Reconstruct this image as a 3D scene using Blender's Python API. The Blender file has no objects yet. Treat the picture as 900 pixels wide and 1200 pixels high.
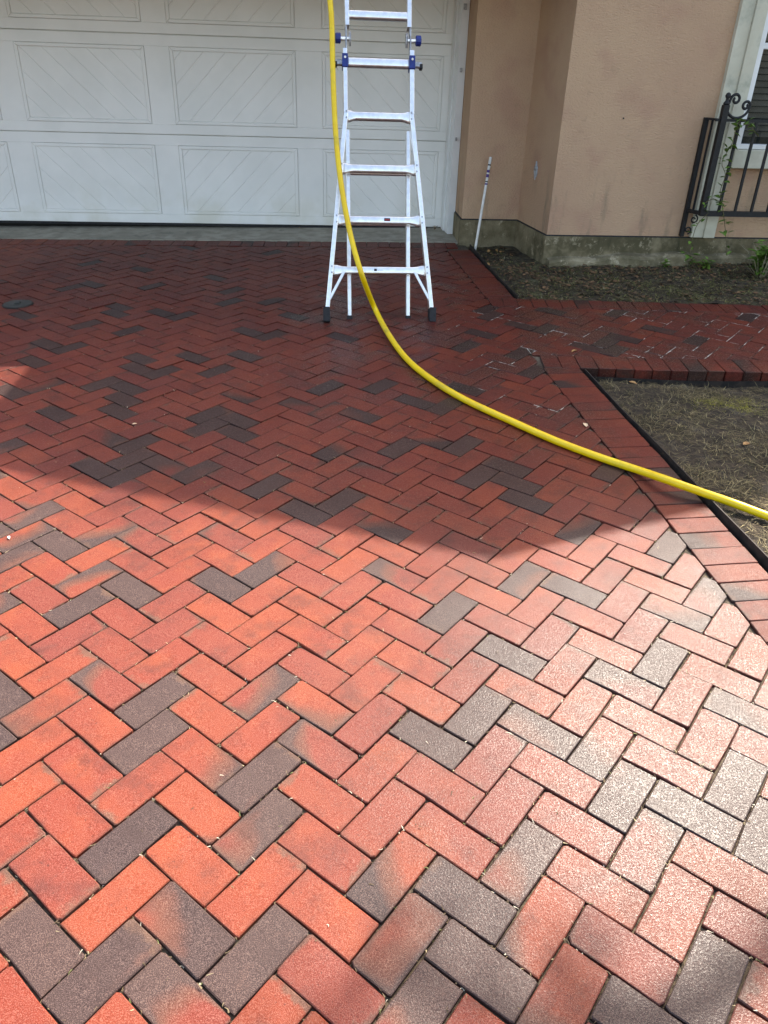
import bpy, math, random
import numpy as np
from mathutils import Vector, Matrix
random.seed(7); rng = np.random.default_rng(11)
V3 = lambda *a: np.array(a, float)
scn = bpy.context.scene
col = scn.collection

# ------------------------------------------------------------------ camera
F = 895.12                                    # focal length in pixels of the 900x1200 photograph
yaw, pit, rol = [math.radians(a) for a in (5.8596, 30.3502, 1.9123)]
fw = V3(math.sin(yaw)*math.cos(pit), math.cos(yaw)*math.cos(pit), -math.sin(pit))
rt0 = V3(math.cos(yaw), -math.sin(yaw), 0); up0 = np.cross(rt0, fw)
rt = math.cos(rol)*rt0 + math.sin(rol)*up0
up = -math.sin(rol)*rt0 + math.cos(rol)*up0
# the drive is a plane that rises a little towards the garage
gn = V3(-0.0152425, -0.01849223, 0.99971281)
yg = V3(-0.03259351, 0.99930681, 0.01798777); yg /= np.linalg.norm(yg)
xg = np.cross(yg, gn)
CAMH = 1.5203
C = V3(0, 0, CAMH/gn[2]); O = C - gn*CAMH
cam = bpy.data.cameras.new('camera'); camo = bpy.data.objects.new('camera', cam); col.objects.link(camo)
cam.sensor_width = 36; cam.lens = 36*F/1200; cam.clip_start = .05; cam.clip_end = 1500
camo.matrix_world = Matrix(((rt[0], up[0], -fw[0], C[0]), (rt[1], up[1], -fw[1], C[1]), (rt[2], up[2], -fw[2], C[2]), (0, 0, 0, 1)))
scn.camera = camo

# ------------------------------------------------------------------ sky, sun, exposure
SUN_AZ, SUN_EL = math.radians(35.5), math.radians(46.5)
SUN_STRENGTH, SKY_STRENGTH, EXPOSURE = 2.65, 0.15, 1.98
S = V3(math.sin(SUN_AZ)*math.cos(SUN_EL), math.cos(SUN_AZ)*math.cos(SUN_EL), math.sin(SUN_EL))
w = bpy.data.worlds.new('World'); scn.world = w; w.use_nodes = True
wt = w.node_tree; bg = wt.nodes['Background']
sky = wt.nodes.new('ShaderNodeTexSky'); sky.sky_type = 'NISHITA'; sky.sun_disc = False
sky.sun_elevation = SUN_EL; sky.sun_rotation = SUN_AZ; sky.air_density = 1.0; sky.dust_density = 3.0; sky.ozone_density = .6
wt.links.new(sky.outputs[0], bg.inputs[0]); bg.inputs[1].default_value = SKY_STRENGTH
sl = bpy.data.lights.new('sun', 'SUN'); sl.energy = SUN_STRENGTH; sl.angle = math.radians(.45); sl.color = (1, .985, .97)
so = bpy.data.objects.new('sun', sl); col.objects.link(so)
so.rotation_mode = 'QUATERNION'; so.rotation_quaternion = Vector(S).to_track_quat('Z', 'Y'); so.location = Vector(S*30)
scn.view_settings.view_transform = 'Standard'; scn.view_settings.look = 'None'
scn.view_settings.use_white_balance = True; scn.view_settings.white_balance_temperature = 7500; scn.view_settings.white_balance_tint = 11
scn.view_settings.exposure = EXPOSURE; scn.view_settings.gamma = 1
scn.render.resolution_x = 768; scn.render.resolution_y = 1024

# ------------------------------------------------------------------ pixel -> direction helpers
def ray(px, py): return fw + rt*(px-450)/F - up*(py-600)/F
def gnd(px, py, h=0.):
    d = ray(px, py); return C + d*((gn@(O-C)+h)/(gn@d))
def ply(px, py, y): d = ray(px, py); return C + d*(y/d[1])
def pj(P):
    d = np.asarray(P)-C; z = d@fw; return 450+F*(d@rt)/z, 600-F*(d@up)/z
def g2(p): d = np.asarray(p)-O; return np.array([d@xg, d@yg])
def gw(X, Y, Z=0.): return O + xg*X + yg*Y + gn*Z
def gz(x, y): return (gn@O - gn[0]*x - gn[1]*y)/gn[2]
GM = Matrix(((xg[0], yg[0], gn[0], O[0]), (xg[1], yg[1], gn[1], O[1]), (xg[2], yg[2], gn[2], O[2]), (0, 0, 0, 1)))

# ------------------------------------------------------------------ materials
def mat(name, base=(.5, .5, .5), rough=.6, metal=0., spec=.5):
    m = bpy.data.materials.new(name); m.use_nodes = True
    b = m.node_tree.nodes['Principled BSDF']
    b.inputs['Base Color'].default_value = (*base, 1); b.inputs['Roughness'].default_value = rough
    b.inputs['Metallic'].default_value = metal; b.inputs['Specular IOR Level'].default_value = spec
    return m, m.node_tree, b
class NT:
    """small node helper"""
    def __init__(s, t): s.t = t
    def n(s, typ, **k):
        o = s.t.nodes.new('ShaderNode'+typ)
        for a, v in k.items(): setattr(o, a, v)
        return o
    def link(s, a, b): s.t.links.new(a, b)
    def put(s, sock, v):
        if hasattr(v, 'is_linked') or isinstance(v, bpy.types.NodeSocket): s.link(v, sock)
        elif isinstance(v, (tuple, list)): sock.default_value = (*v, 1) if len(v) == 3 and len(sock.default_value) == 4 else v
        else: sock.default_value = v
    def math(s, op, a, b=0., c=None, clamp=False):
        o = s.n('Math', operation=op, use_clamp=clamp); s.put(o.inputs[0], a); s.put(o.inputs[1], b)
        if c is not None: s.put(o.inputs[2], c)
        return o.outputs[0]
    def noise(s, vec, scale, detail=3, rough=.55, out=0, distort=0.):
        o = s.n('TexNoise'); s.put(o.inputs['Scale'], scale); o.inputs['Detail'].default_value = detail
        o.inputs['Roughness'].default_value = rough; o.inputs['Distortion'].default_value = distort
        if vec is not None: s.link(vec, o.inputs['Vector'])
        return o.outputs[out]
    def ramp(s, v, a, b, lo=0., hi=1.):
        o = s.n('MapRange', interpolation_type='SMOOTHSTEP'); s.put(o.inputs[0], v)
        for i, x in zip((1, 2, 3, 4), (a, b, lo, hi)): s.put(o.inputs[i], x)
        return o.outputs[0]
    def mix(s, f, a, b, mode='MIX'):
        o = s.n('Mix', data_type='RGBA', blend_type=mode); s.put(o.inputs[0], f); s.put(o.inputs[6], a); s.put(o.inputs[7], b)
        return o.outputs[2]
    def sep(s, v):
        o = s.n('SeparateXYZ'); s.link(v, o.inputs[0]); return o.outputs
    def comb(s, x, y, z):
        o = s.n('CombineXYZ'); s.put(o.inputs[0], x); s.put(o.inputs[1], y); s.put(o.inputs[2], z); return o.outputs[0]
    def pos(s): return s.n('NewGeometry').outputs['Position']
    def bump(s, h, strength, dist, prev=None):
        o = s.n('Bump'); s.link(h, o.inputs['Height']); o.inputs['Strength'].default_value = strength; o.inputs['Distance'].default_value = dist
        if prev is not None: s.link(prev, o.inputs['Normal'])
        return o.outputs[0]

def brick_material(name, per_object, glare=1.):
    m, t, b = mat(name, rough=.6); N = NT(t)
    if per_object: tone = N.n('ObjectInfo').outputs['Color']
    else:
        a = N.n('VertexColor', layer_name='tone'); tone = a.outputs['Color']
    sc = N.n('SeparateColor'); N.link(tone, sc.inputs[0]); dk, r1, r2 = sc.outputs[:3]
    uv = N.sep(N.n('UVMap', uv_map='local').outputs[0])
    P = N.pos()
    shift = N.n('VectorMath', operation='ADD'); N.link(P, shift.inputs[0]); N.link(N.comb(0., 0., N.math('MULTIPLY', r1, 9.)), shift.inputs[1])
    PP = shift.outputs[0]
    lo = N.noise(PP, 11, 3, .55)
    # kiln flash: a dark brick, one dark end, or a smoky rim
    gx = N.math('MULTIPLY', uv[0], N.math('MULTIPLY', N.math('SUBTRACT', r2, .5), .66))
    gy = N.math('MULTIPLY', uv[1], N.math('MULTIPLY', N.math('SUBTRACT', r1, .5), .44))
    edge = N.math('POWER', N.math('MAXIMUM', N.math('ABSOLUTE', uv[0]), N.math('ABSOLUTE', uv[1])), 6.)
    val = N.math('ADD', N.math('MULTIPLY_ADD', dk, 1.1, -.06), N.math('ADD', gx, gy))
    val = N.math('ADD', val, N.math('MULTIPLY', edge, N.math('MULTIPLY', r2, .30)))
    val = N.math('ADD', val, N.math('MULTIPLY_ADD', lo, .18, -.09))
    dmask = N.ramp(val, .38, .64)
    mid = N.math('MULTIPLY', N.math('MULTIPLY', dmask, N.math('SUBTRACT', 1., dmask)), 2.6)
    red = N.mix(r1, (.205, .030, .015), (.240, .044, .016))
    red = N.mix(N.ramp(N.noise(PP, 6.5, 2), .44, .74, 0., .75), red, (.28, .054, .015))
    red = N.mix(N.ramp(r2, .45, 1., 0., .8), red, (.165, .027, .019))
    drk = N.mix(r2, (.032, .022, .024), (.058, .036, .033))
    c = N.mix(dmask, red, drk)
    c = N.mix(N.math('MULTIPLY', mid, .8), c, (.110, .050, .030))
    endm = N.math('ADD', N.math('ABSOLUTE', uv[0]), N.math('MULTIPLY_ADD', N.noise(PP, 28, 4, .65), 1.1, -.55))
    endm = N.math('MULTIPLY', N.ramp(endm, .78, 1.02), N.ramp(N.math('FRACT', N.math('MULTIPLY', r1, 7.3)), .45, .8, 0., .75))
    c = N.mix(N.math('MULTIPLY', endm, N.ramp(N.math('MULTIPLY', uv[0], N.math('SUBTRACT', r1, .5)), -.02, .02)), c, (.125, .072, .048))
    # sandy grain, pits, scuffs
    gr = N.noise(P, 520, 2, .8); gm = N.noise(P, 120, 4, .7); big = N.noise(P, 1.6, 3, .5)
    c = N.mix(N.ramp(gr, .46, .66, 0., .9), c, N.mix(.33, N.mix(1., c, (1.45, 1.75, 1.8), 'MULTIPLY'), (.45, .32, .27)))
    c = N.mix(N.ramp(gr, .30, .48, .72, 0.), c, N.mix(1., c, (.46, .42, .42), 'MULTIPLY'))
    c = N.mix(N.ramp(gm, .26, .39, .85, 0.), c, N.mix(.85, c, (.03, .014, .012)))
    c = N.mix(N.ramp(N.noise(P, 24, 5, .7), .55, .78, 0., .42), c, N.mix(.4, c, (.30, .18, .14)))
    c = N.mix(N.ramp(N.noise(PP, 9, 4, .65), .46, .74, 0., .8), c, N.mix(.25, N.mix(1., c, (.60, .56, .58), 'MULTIPLY'), (.10, .070, .062)))
    rim = N.math('POWER', N.math('MAXIMUM', N.math('ABSOLUTE', uv[0]), N.math('ABSOLUTE', uv[1])), 18.)
    c = N.mix(N.math('MULTIPLY', rim, N.ramp(N.noise(P, 30, 3), .35, .65, .05, .6), clamp=True), c, (.055, .034, .025))
    # wet round the ladder and walk, with deeper shade put into the brick colour
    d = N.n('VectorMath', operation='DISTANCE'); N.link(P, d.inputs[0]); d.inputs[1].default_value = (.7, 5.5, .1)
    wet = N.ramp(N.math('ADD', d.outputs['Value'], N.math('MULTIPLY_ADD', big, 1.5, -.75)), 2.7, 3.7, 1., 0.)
    wet_shade = N.math('MULTIPLY', wet, N.ramp(N.noise(P, 6, 4, .6), .3, .6, .8, 1.))
    c = N.mix(N.math('MULTIPLY', wet_shade, .92), c, N.mix(1., c, (.50, .32, .29), 'MULTIPLY'))
    # damp patch where the sun glare falls, its colour greyed to silver the glare
    d2 = N.n('VectorMath', operation='DISTANCE'); N.link(P, d2.inputs[0]); d2.inputs[1].default_value = (1.25, 1.20, .05)
    glare_film = N.ramp(N.math('ADD', d2.outputs['Value'], N.math('MULTIPLY_ADD', N.noise(P, 3.5, 4, .6), 1.0, -.5)), .15, 1.65, 1., 0.)
    c = N.mix(N.math('MULTIPLY', glare_film, .9), c, N.mix(.25, N.mix(1., c, (.42, .42, .44), 'MULTIPLY'), (.10, .075, .072)))
    # glossy puddled patches beside the ladder
    d3 = N.n('VectorMath', operation='DISTANCE'); N.link(P, d3.inputs[0]); d3.inputs[1].default_value = (1.25, 4.75, .1)
    pud = N.math('MULTIPLY', N.ramp(N.noise(P, 3.2, 5, .6), .46, .60), N.ramp(d3.outputs['Value'], .8, 2.2, 1., 0.))
    c = N.mix(N.math('MULTIPLY', pud, .75), c, N.mix(1., c, (.50, .46, .46), 'MULTIPLY'))
    c = N.mix(1., c, (.80, .72, .70), 'MULTIPLY')
    N.link(c, b.inputs['Base Color'])
    b.inputs['Roughness'].default_value = .66
    b.inputs['Specular IOR Level'].default_value = .17
    # damp coat over the grain, heavier in the glare patch
    g2_ = N.noise(P, 250, 2, .6)
    damp = N.ramp(N.noise(P, 2.3, 4, .6), .30, .66, .02, .12)
    cw = N.math('ADD', N.math('ADD', damp, N.math('MULTIPLY', wet_shade, .10)), N.math('ADD', N.math('MULTIPLY', glare_film, .25*glare), N.math('MULTIPLY', pud, .5)), clamp=True)
    cw = N.math('MULTIPLY', cw, N.ramp(g2_, .38, .62, .40, 1.25), clamp=True)
    N.link(cw, b.inputs['Coat Weight'])
    N.link(N.math('SUBTRACT', N.ramp(gm, .3, .7, .30, .22), N.math('MULTIPLY', glare_film, .06)), b.inputs['Coat Roughness'])
    h = N.math('ADD', N.math('MULTIPLY', gr, .55), N.math('MULTIPLY', gm, .8))
    nb = N.bump(h, .6, .0020)
    nb = N.bump(N.noise(PP, 16, 3), .30, .004, nb)
    N.link(nb, b.inputs['Normal']); N.link(N.bump(g2_, .6, .0022), b.inputs['Coat Normal'])
    return m
M = {}
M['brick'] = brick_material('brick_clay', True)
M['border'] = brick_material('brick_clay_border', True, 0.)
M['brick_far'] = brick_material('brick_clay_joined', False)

def simple(name, c1, c2, scale, rough=.8, bump=.0, bscale=None, bdist=.003, detail=4, lo=.35, hi=.65, spec=.4, metal=0., c3=None, s3=2.):
    m, t, b = mat(name, c1, rough, metal, spec); N = NT(t); P = N.pos()
    f = N.ramp(N.noise(P, scale, detail, .6), lo, hi); c = N.mix(f, c1, c2)
    if c3: c = N.mix(N.ramp(N.noise(P, s3, 5, .65), .52, .70, 0., .8), c, c3)
    N.link(c, b.inputs['Base Color'])
    if bump: N.link(N.bump(N.noise(P, bscale or scale*3, 4, .65), bump, bdist), b.inputs['Normal'])
    return m
M['sand'] = simple('joint_sand', (.034, .026, .018), (.11, .085, .056), 60, .95, .8, 300, .004, c3=(.15, .125, .09), s3=9)
M['sand_pale'] = simple('joint_sand_pale', (.05, .042, .035), (.22, .20, .17), 38, .95, .6, 300, .003, lo=.40, hi=.56, c3=(.5, .48, .44), s3=14)
M['soil'] = simple('soil', (.016, .011, .006), (.060, .043, .024), 26, .95, 1., 140, .014, c3=(.13, .11, .08), s3=5)
M['soil_dark'] = simple('soil_dark', (.018, .012, .007), (.075, .053, .028), 22, .95, 1., 140, .014, c3=(.13, .12, .062), s3=5)
M['concrete'] = simple('apron_concrete', (.24, .215, .165), (.36, .33, .26), 9, .85, .4, 160, .002, c3=(.13, .12, .09), s3=4.5)
M['alu'] = simple('aluminium', (.76, .76, .75), (.88, .88, .87), 30, .33, 0, metal=.9, spec=.5)
M['alu_dull'] = simple('aluminium_bracket', (.30, .30, .30), (.48, .48, .48), 60, .5, 0, metal=.8)
M['rubber'] = simple('black_rubber', (.008, .008, .009), (.018, .018, .02), 40, .7)
M['blue'] = simple('blue_plastic', (.006, .018, .13), (.010, .03, .19), 30, .42)
M['iron'] = simple('black_iron', (.004, .004, .005), (.010, .010, .011), 60, .55, .2, 200, .001)
M['edging'] = simple('rusted_edging', (.008, .006, .005), (.030, .020, .015), 18, .75, .3, 120, .002)
M['hose'] = simple('yellow_hose', (.74, .49, .004), (.80, .56, .008), 12, .38, 0, spec=.5, c3=(.50, .36, .02), s3=6)
M['stone'] = simple('window_stone', (.50, .47, .36), (.60, .57, .45), 6, .85, .3, 120, .002, c3=(.30, .30, .23), s3=3)
M['vinyl'] = simple('white_vinyl', (.70, .70, .68), (.76, .76, .74), 5, .45)
M['roof'] = simple('roof_shingle', (.05, .045, .042), (.10, .09, .085), 20, .9, .5)
M['leaf'] = simple('leaf_green', (.055, .12, .014), (.13, .23, .03), 25, .5)
M['stem'] = simple('vine_stem', (.09, .07, .035), (.13, .11, .05), 30, .8)
M['white'] = simple('white_paint', (.62, .60, .54), (.74, .72, .67), 20, .5)
M['purple'] = simple('purple_print', (.05, .02, .16), (.07, .03, .2), 30, .5)
M['redprint'] = simple('red_print', (.30, .02, .02), (.36, .03, .03), 30, .5)
M['dryleaf'] = simple('dry_leaf', (.30, .15, .05), (.42, .24, .09), 40, .7)
M['paleleaf'] = simple('pale_leaf', (.55, .42, .26), (.68, .55, .36), 40, .7)
M['brownleaf'] = simple('brown_leaf', (.060, .034, .016), (.16, .085, .038), 14, .8)
M['cap'] = simple('drain_cap', (.018, .020, .017), (.040, .042, .036), 30, .6, .4, 200, .002)
M['patch'] = simple('grey_patch', (.30, .32, .34), (.42, .44, .46), 60, .7, .5, 150, .004)
M['asphalt'] = simple('ground_cover', (.05, .055, .04), (.09, .09, .06), 8, .95)
M['trunk'] = simple('bark', (.07, .05, .035), (.14, .11, .08), 20, .9)
# garage door: white embossed steel, a little grime low down on the left and fine wood grain
def door_material():
    m, t, b = mat('door_white', (.7, .71, .70), .42); N = NT(t); P = N.pos(); x, y, z = N.sep(P)
    c = N.mix(N.ramp(N.noise(P, 3, 3), .3, .7), (.76, .755, .715), (.82, .81, .77))
    g = N.math('MULTIPLY', N.ramp(z, .15, .62, 1., 0.), N.ramp(N.noise(P, 2.2, 4, .6), .42, .66))
    c = N.mix(N.math('MULTIPLY', g, .42), c, (.55, .51, .36))
    c = N.mix(N.ramp(N.noise(P, 22, 5, .7), .66, .80, 0., .25), c, (.35, .34, .30))
    N.link(c, b.inputs['Base Color'])
    gv = N.comb(N.math('MULTIPLY', x, 7.), y, N.math('MULTIPLY', z, 190.))
    N.link(N.bump(N.noise(gv, 1., 3, .6), .22, .0014), b.inputs['Normal'])
    return m
M['door'] = door_material()
def stucco():
    m, t, b = mat('stucco', rough=.9, spec=.25); N = NT(t); P = N.pos(); x, y, z = N.sep(P)
    c = N.mix(N.ramp(N.noise(P, 1.3, 4, .6), .3, .72), (.48, .305, .195), (.53, .35, .22))
    c = N.mix(N.ramp(N.noise(P, 3.3, 3, .5), .5, .72, 0., .5), c, (.42, .24, .165))
    # mildew with a ragged outline, streaked downwards
    sv = N.comb(N.math('MULTIPLY', x, 5.), N.math('MULTIPLY', y, 5.), N.math('MULTIPLY', z, 1.1))
    st = N.ramp(N.noise(sv, 1.5, 5, .65), .50, .72)
    lowz = N.ramp(N.math('ADD', z, N.math('MULTIPLY_ADD', N.noise(P, 2.5, 4), .9, -.45)), .35, 1.05, 1., 0.)
    c = N.mix(N.math('MULTIPLY', st, N.math('MULTIPLY_ADD', lowz, .72, .06)), c, (.19, .155, .10))
    c = N.mix(N.ramp(N.noise(P, 7, 5, .7), .60, .74, 0., .34), c, (.29, .205, .125))
    N.link(c, b.inputs['Base Color'])
    gv = N.comb(N.math('MULTIPLY', x, 60.), N.math('MULTIPLY', y, 60.), N.math('MULTIPLY', z, 110.))
    h = N.math('ADD', N.noise(gv, 1., 3, .6), N.math('MULTIPLY', N.noise(P, 170, 3), .5))
    N.link(N.bump(h, .9, .009), b.inputs['Normal'])
    return m
M['stucco'] = stucco()
def plinth_mat(name, c1, c2, cd, ch):
    m, t, b = mat(name, rough=.9, spec=.3); N = NT(t); P = N.pos(); x, y, z = N.sep(P)
    c = N.mix(N.ramp(N.noise(P, 5, 5, .65), .3, .7), c1, c2)
    c = N.mix(N.ramp(N.noise(P, 2.1, 5, .65), .48, .62, 0., .85), c, cd)
    c = N.mix(N.ramp(N.noise(P, 13, 5, .75), .56, .68, 0., .75), c, ch)
    st = N.comb(N.math('MULTIPLY', x, 9.), N.math('MULTIPLY', y, 9.), N.math('MULTIPLY', z, 1.6))
    c = N.mix(N.ramp(N.noise(st, 1.4, 4, .6), .55, .72, 0., .6), c, N.mix(1., c, (.4, .42, .36), 'MULTIPLY'))
    N.link(c, b.inputs['Base Color'])
    N.link(N.bump(N.noise(P, 45, 5, .7), .8, .010), b.inputs['Normal'])
    return m
M['plinth'] = plinth_mat('plinth_concrete', (.115, .092, .048), (.25, .205, .125), (.068, .058, .028), (.38, .32, .215))
M['footing'] = plinth_mat('footing_concrete', (.19, .155, .09), (.37, .31, .20), (.095, .08, .042), (.50, .43, .30))
def grass_mat(name, stops):
    m, t, b = mat(name, rough=.8, spec=.25); N = NT(t)
    a = N.n('VertexColor', layer_name='tone'); N.link(a.outputs['Color'], b.inputs['Base Color'])
    return m
M['grass'] = grass_mat('thatch', None)
g_, gt, gb = mat('window_glass', (.02, .025, .025), .06, 0, .6); M['glass'] = g_
gb.inputs['Transmission Weight'].default_value = 0.0; gb.inputs['Alpha'].default_value = .42
M['blind'] = simple('blind_slat', (.34, .30, .22), (.44, .40, .31), 9, .6)
M['dark'] = simple('dark_room', (.006, .006, .006), (.012, .012, .012), 3, .9)

# ------------------------------------------------------------------ mesh helpers
class MB:
    def __init__(s): s.v = []; s.f = []
    def add(s, v, f, T=None):
        k = len(s.v)
        if T is not None: v = [tuple(T @ Vector(p)) for p in v]
        s.v += [tuple(map(float, p)) for p in v]; s.f += [tuple(i+k for i in q) for q in f]; return s
    def box(s, a, b, T=None):
        (x0, y0, z0), (x1, y1, z1) = a, b
        return s.add([(x0, y0, z0), (x1, y0, z0), (x1, y1, z0), (x0, y1, z0), (x0, y0, z1), (x1, y0, z1), (x1, y1, z1), (x0, y1, z1)],
                     [(0, 3, 2, 1), (4, 5, 6, 7), (0, 1, 5, 4), (1, 2, 6, 5), (2, 3, 7, 6), (3, 0, 4, 7)], T)
    def cbox(s, a, b, c=.003, T=None):
        """box with chamfered edges along all sides of its largest faces"""
        (x0, y0, z0), (x1, y1, z1) = a, b
        P = [(x0, y0), (x1, y0), (x1, y1), (x0, y1)]; I = [(x0+c, y0+c), (x1-c, y0+c), (x1-c, y1-c), (x0+c, y1-c)]
        v = [(*p, z0) for p in I]+[(*p, z0+c) for p in P]+[(*p, z1-c) for p in P]+[(*p, z1) for p in I]
        f = [(3, 2, 1, 0), (12, 13, 14, 15)]
        for r in range(3):
            for i in range(4):
                j = (i+1) % 4; f.append((r*4+i, r*4+j, r*4+4+j, r*4+4+i))
        return s.add(v, f, T)
    def slab(s, poly, z0, z1, ch=.003, T=None, bottom=False):
        """polygon prism with a chamfered top"""
        n = len(poly); P = np.array(poly, float)
        inn = inset(P, ch)
        v = [(*p, z0) for p in P]+[(*p, z1-ch) for p in P]+[(*p, z1) for p in inn]
        f = [tuple(range(2*n, 3*n))]
        if bottom: f.append(tuple(range(n-1, -1, -1)))
        for r in range(2):
            for i in range(n):
                j = (i+1) % n; f.append((r*n+i, r*n+j, r*n+n+j, r*n+n+i))
        return s.add(v, f, T)
    def tube(s, pts, r, n=8, cap=True, flat=None):
        pts = [np.array(p, float) for p in pts]; R = r if hasattr(r, '__len__') else [r]*len(pts)
        t0 = pts[1]-pts[0]; ref = V3(0, 0, 1) if abs(t0[2]) < .9*np.linalg.norm(t0) else V3(1, 0, 0)
        k = len(s.v); u = None
        for i, p in enumerate(pts):
            t = pts[min(i+1, len(pts)-1)]-pts[max(i-1, 0)]; t = t/np.linalg.norm(t)
            u = np.cross(t, ref) if u is None else u-t*(u@t)
            u = u/np.linalg.norm(u); q = np.cross(t, u)
            for j in range(n):
                a = 2*math.pi*j/n; s.v.append(tuple(p+R[i]*(math.cos(a)*u+math.sin(a)*q)))
        for i in range(len(pts)-1):
            for j in range(n):
                a, b = k+i*n+j, k+i*n+(j+1) % n; s.f.append((a, a+n, b+n, b))
        if cap:
            s.f.append(tuple(k+j for j in range(n))); s.f.append(tuple(k+(len(pts)-1)*n+j for j in range(n-1, -1, -1)))
        return s
    def build(s, name, m, parent=None, smooth=False, M4=None):
        me = bpy.data.meshes.new(name); me.from_pydata(s.v, [], s.f); me.update()
        if m: me.materials.append(M[m] if isinstance(m, str) else m)
        if smooth: me.polygons.foreach_set('use_smooth', [True]*len(me.polygons))
        o = bpy.data.objects.new(name, me); col.objects.link(o)
        if parent is not None: o.parent = parent
        if M4 is not None: o.matrix_local = M4
        return o
def inset(P, d):
    n = len(P); out = []
    for i in range(n):
        a, b, c = P[i-1], P[i], P[(i+1) % n]
        e1 = (b-a)/max(np.linalg.norm(b-a), 1e-9); e2 = (c-b)/max(np.linalg.norm(c-b), 1e-9)
        n1 = np.array([-e1[1], e1[0]]); n2 = np.array([-e2[1], e2[0]]); k = n1+n2; k = k/max(k@n1, .35)/1.0
        out.append(b+d*k/ max(1e-9, 1.0))
    return np.array(out)
def tag(o, label, cat, group=None, kind=None):
    if label: o['label'] = label
    if cat: o['category'] = cat
    if group: o['group'] = group
    if kind: o['kind'] = kind
    return o
def empty(name, loc=(0, 0, 0)):
    o = bpy.data.objects.new(name, None); col.objects.link(o); o.location = loc; o.empty_display_size = .1; return o
def clip(P, n, d):
    """keep the part of polygon P where n.p <= d"""
    out = []; P = [np.array(p, float) for p in P]
    for i in range(len(P)):
        a, b = P[i-1], P[i]; da, db = n@a-d, n@b-d
        if (da <= 0) != (db <= 0): out.append(a+(b-a)*(da/(da-db)))
        if db <= 0: out.append(b)
    return out
def area(P):
    P = np.array(P); return .5*abs(np.dot(P[:, 0], np.roll(P[:, 1], -1))-np.dot(P[:, 1], np.roll(P[:, 0], -1))) if len(P) > 2 else 0

# ------------------------------------------------------------------ ground sheet
g = MB(); g.add([(-160, -160, -.16), (160, -160, -.16), (160, 160, -.16), (-160, 160, -.16)], [(0, 1, 2, 3)])
go = g.build('ground', 'asphalt', M4=GM); go['kind'] = 'structure'

# ------------------------------------------------------------------ brick drive and walk
A = .1016; CU, CV = -3.93604, -10.25227; R2 = math.sqrt(2)
def lat2g(u, v): u, v = (u-CU)*A, (v-CV)*A; return np.array([(u-v)/R2, (u+v)/R2])
def g2lat(p): return (p[0]+p[1])/R2/A+CU, (p[1]-p[0])/R2/A+CV
def brick_at(u, v):
    x, y = math.floor(u), math.floor(v); c = (x-y) % 4
    return ('h', x, y) if c == 0 else ('h', x-1, y) if c == 1 else ('v', x, y) if c == 3 else ('v', x, y-1)
XE = 1.585; XB = 1.372                                     # outer edge of the drive and inner line of its border course
wn0, wn1 = np.array([1.592, 3.873]), np.array([2.597, 3.727]) # walk, edge towards the lower bed
wf0, wf1 = np.array([1.613, 5.240]), np.array([3.305, 4.965]) # walk, edge towards the bed at the wall
wd = (wn1-wn0)/np.linalg.norm(wn1-wn0); wnn = np.array([-wd[1], wd[0]])
fd = (wf1-wf0)/np.linalg.norm(wf1-wf0); fnn = np.array([-fd[1], fd[0]])
BW = .203
near_in = wnn@wn0+BW; far_in = fnn@wf0-BW                    # inner lines of the walk's border courses
ap0, ap1 = g2(gnd(0, 280)), g2(gnd(520, 284.5)); ad = (ap1-ap0)/np.linalg.norm(ap1-ap0); an = np.array([-ad[1], ad[0]])
apY = an@ap0; ap_in = apY-BW
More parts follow.
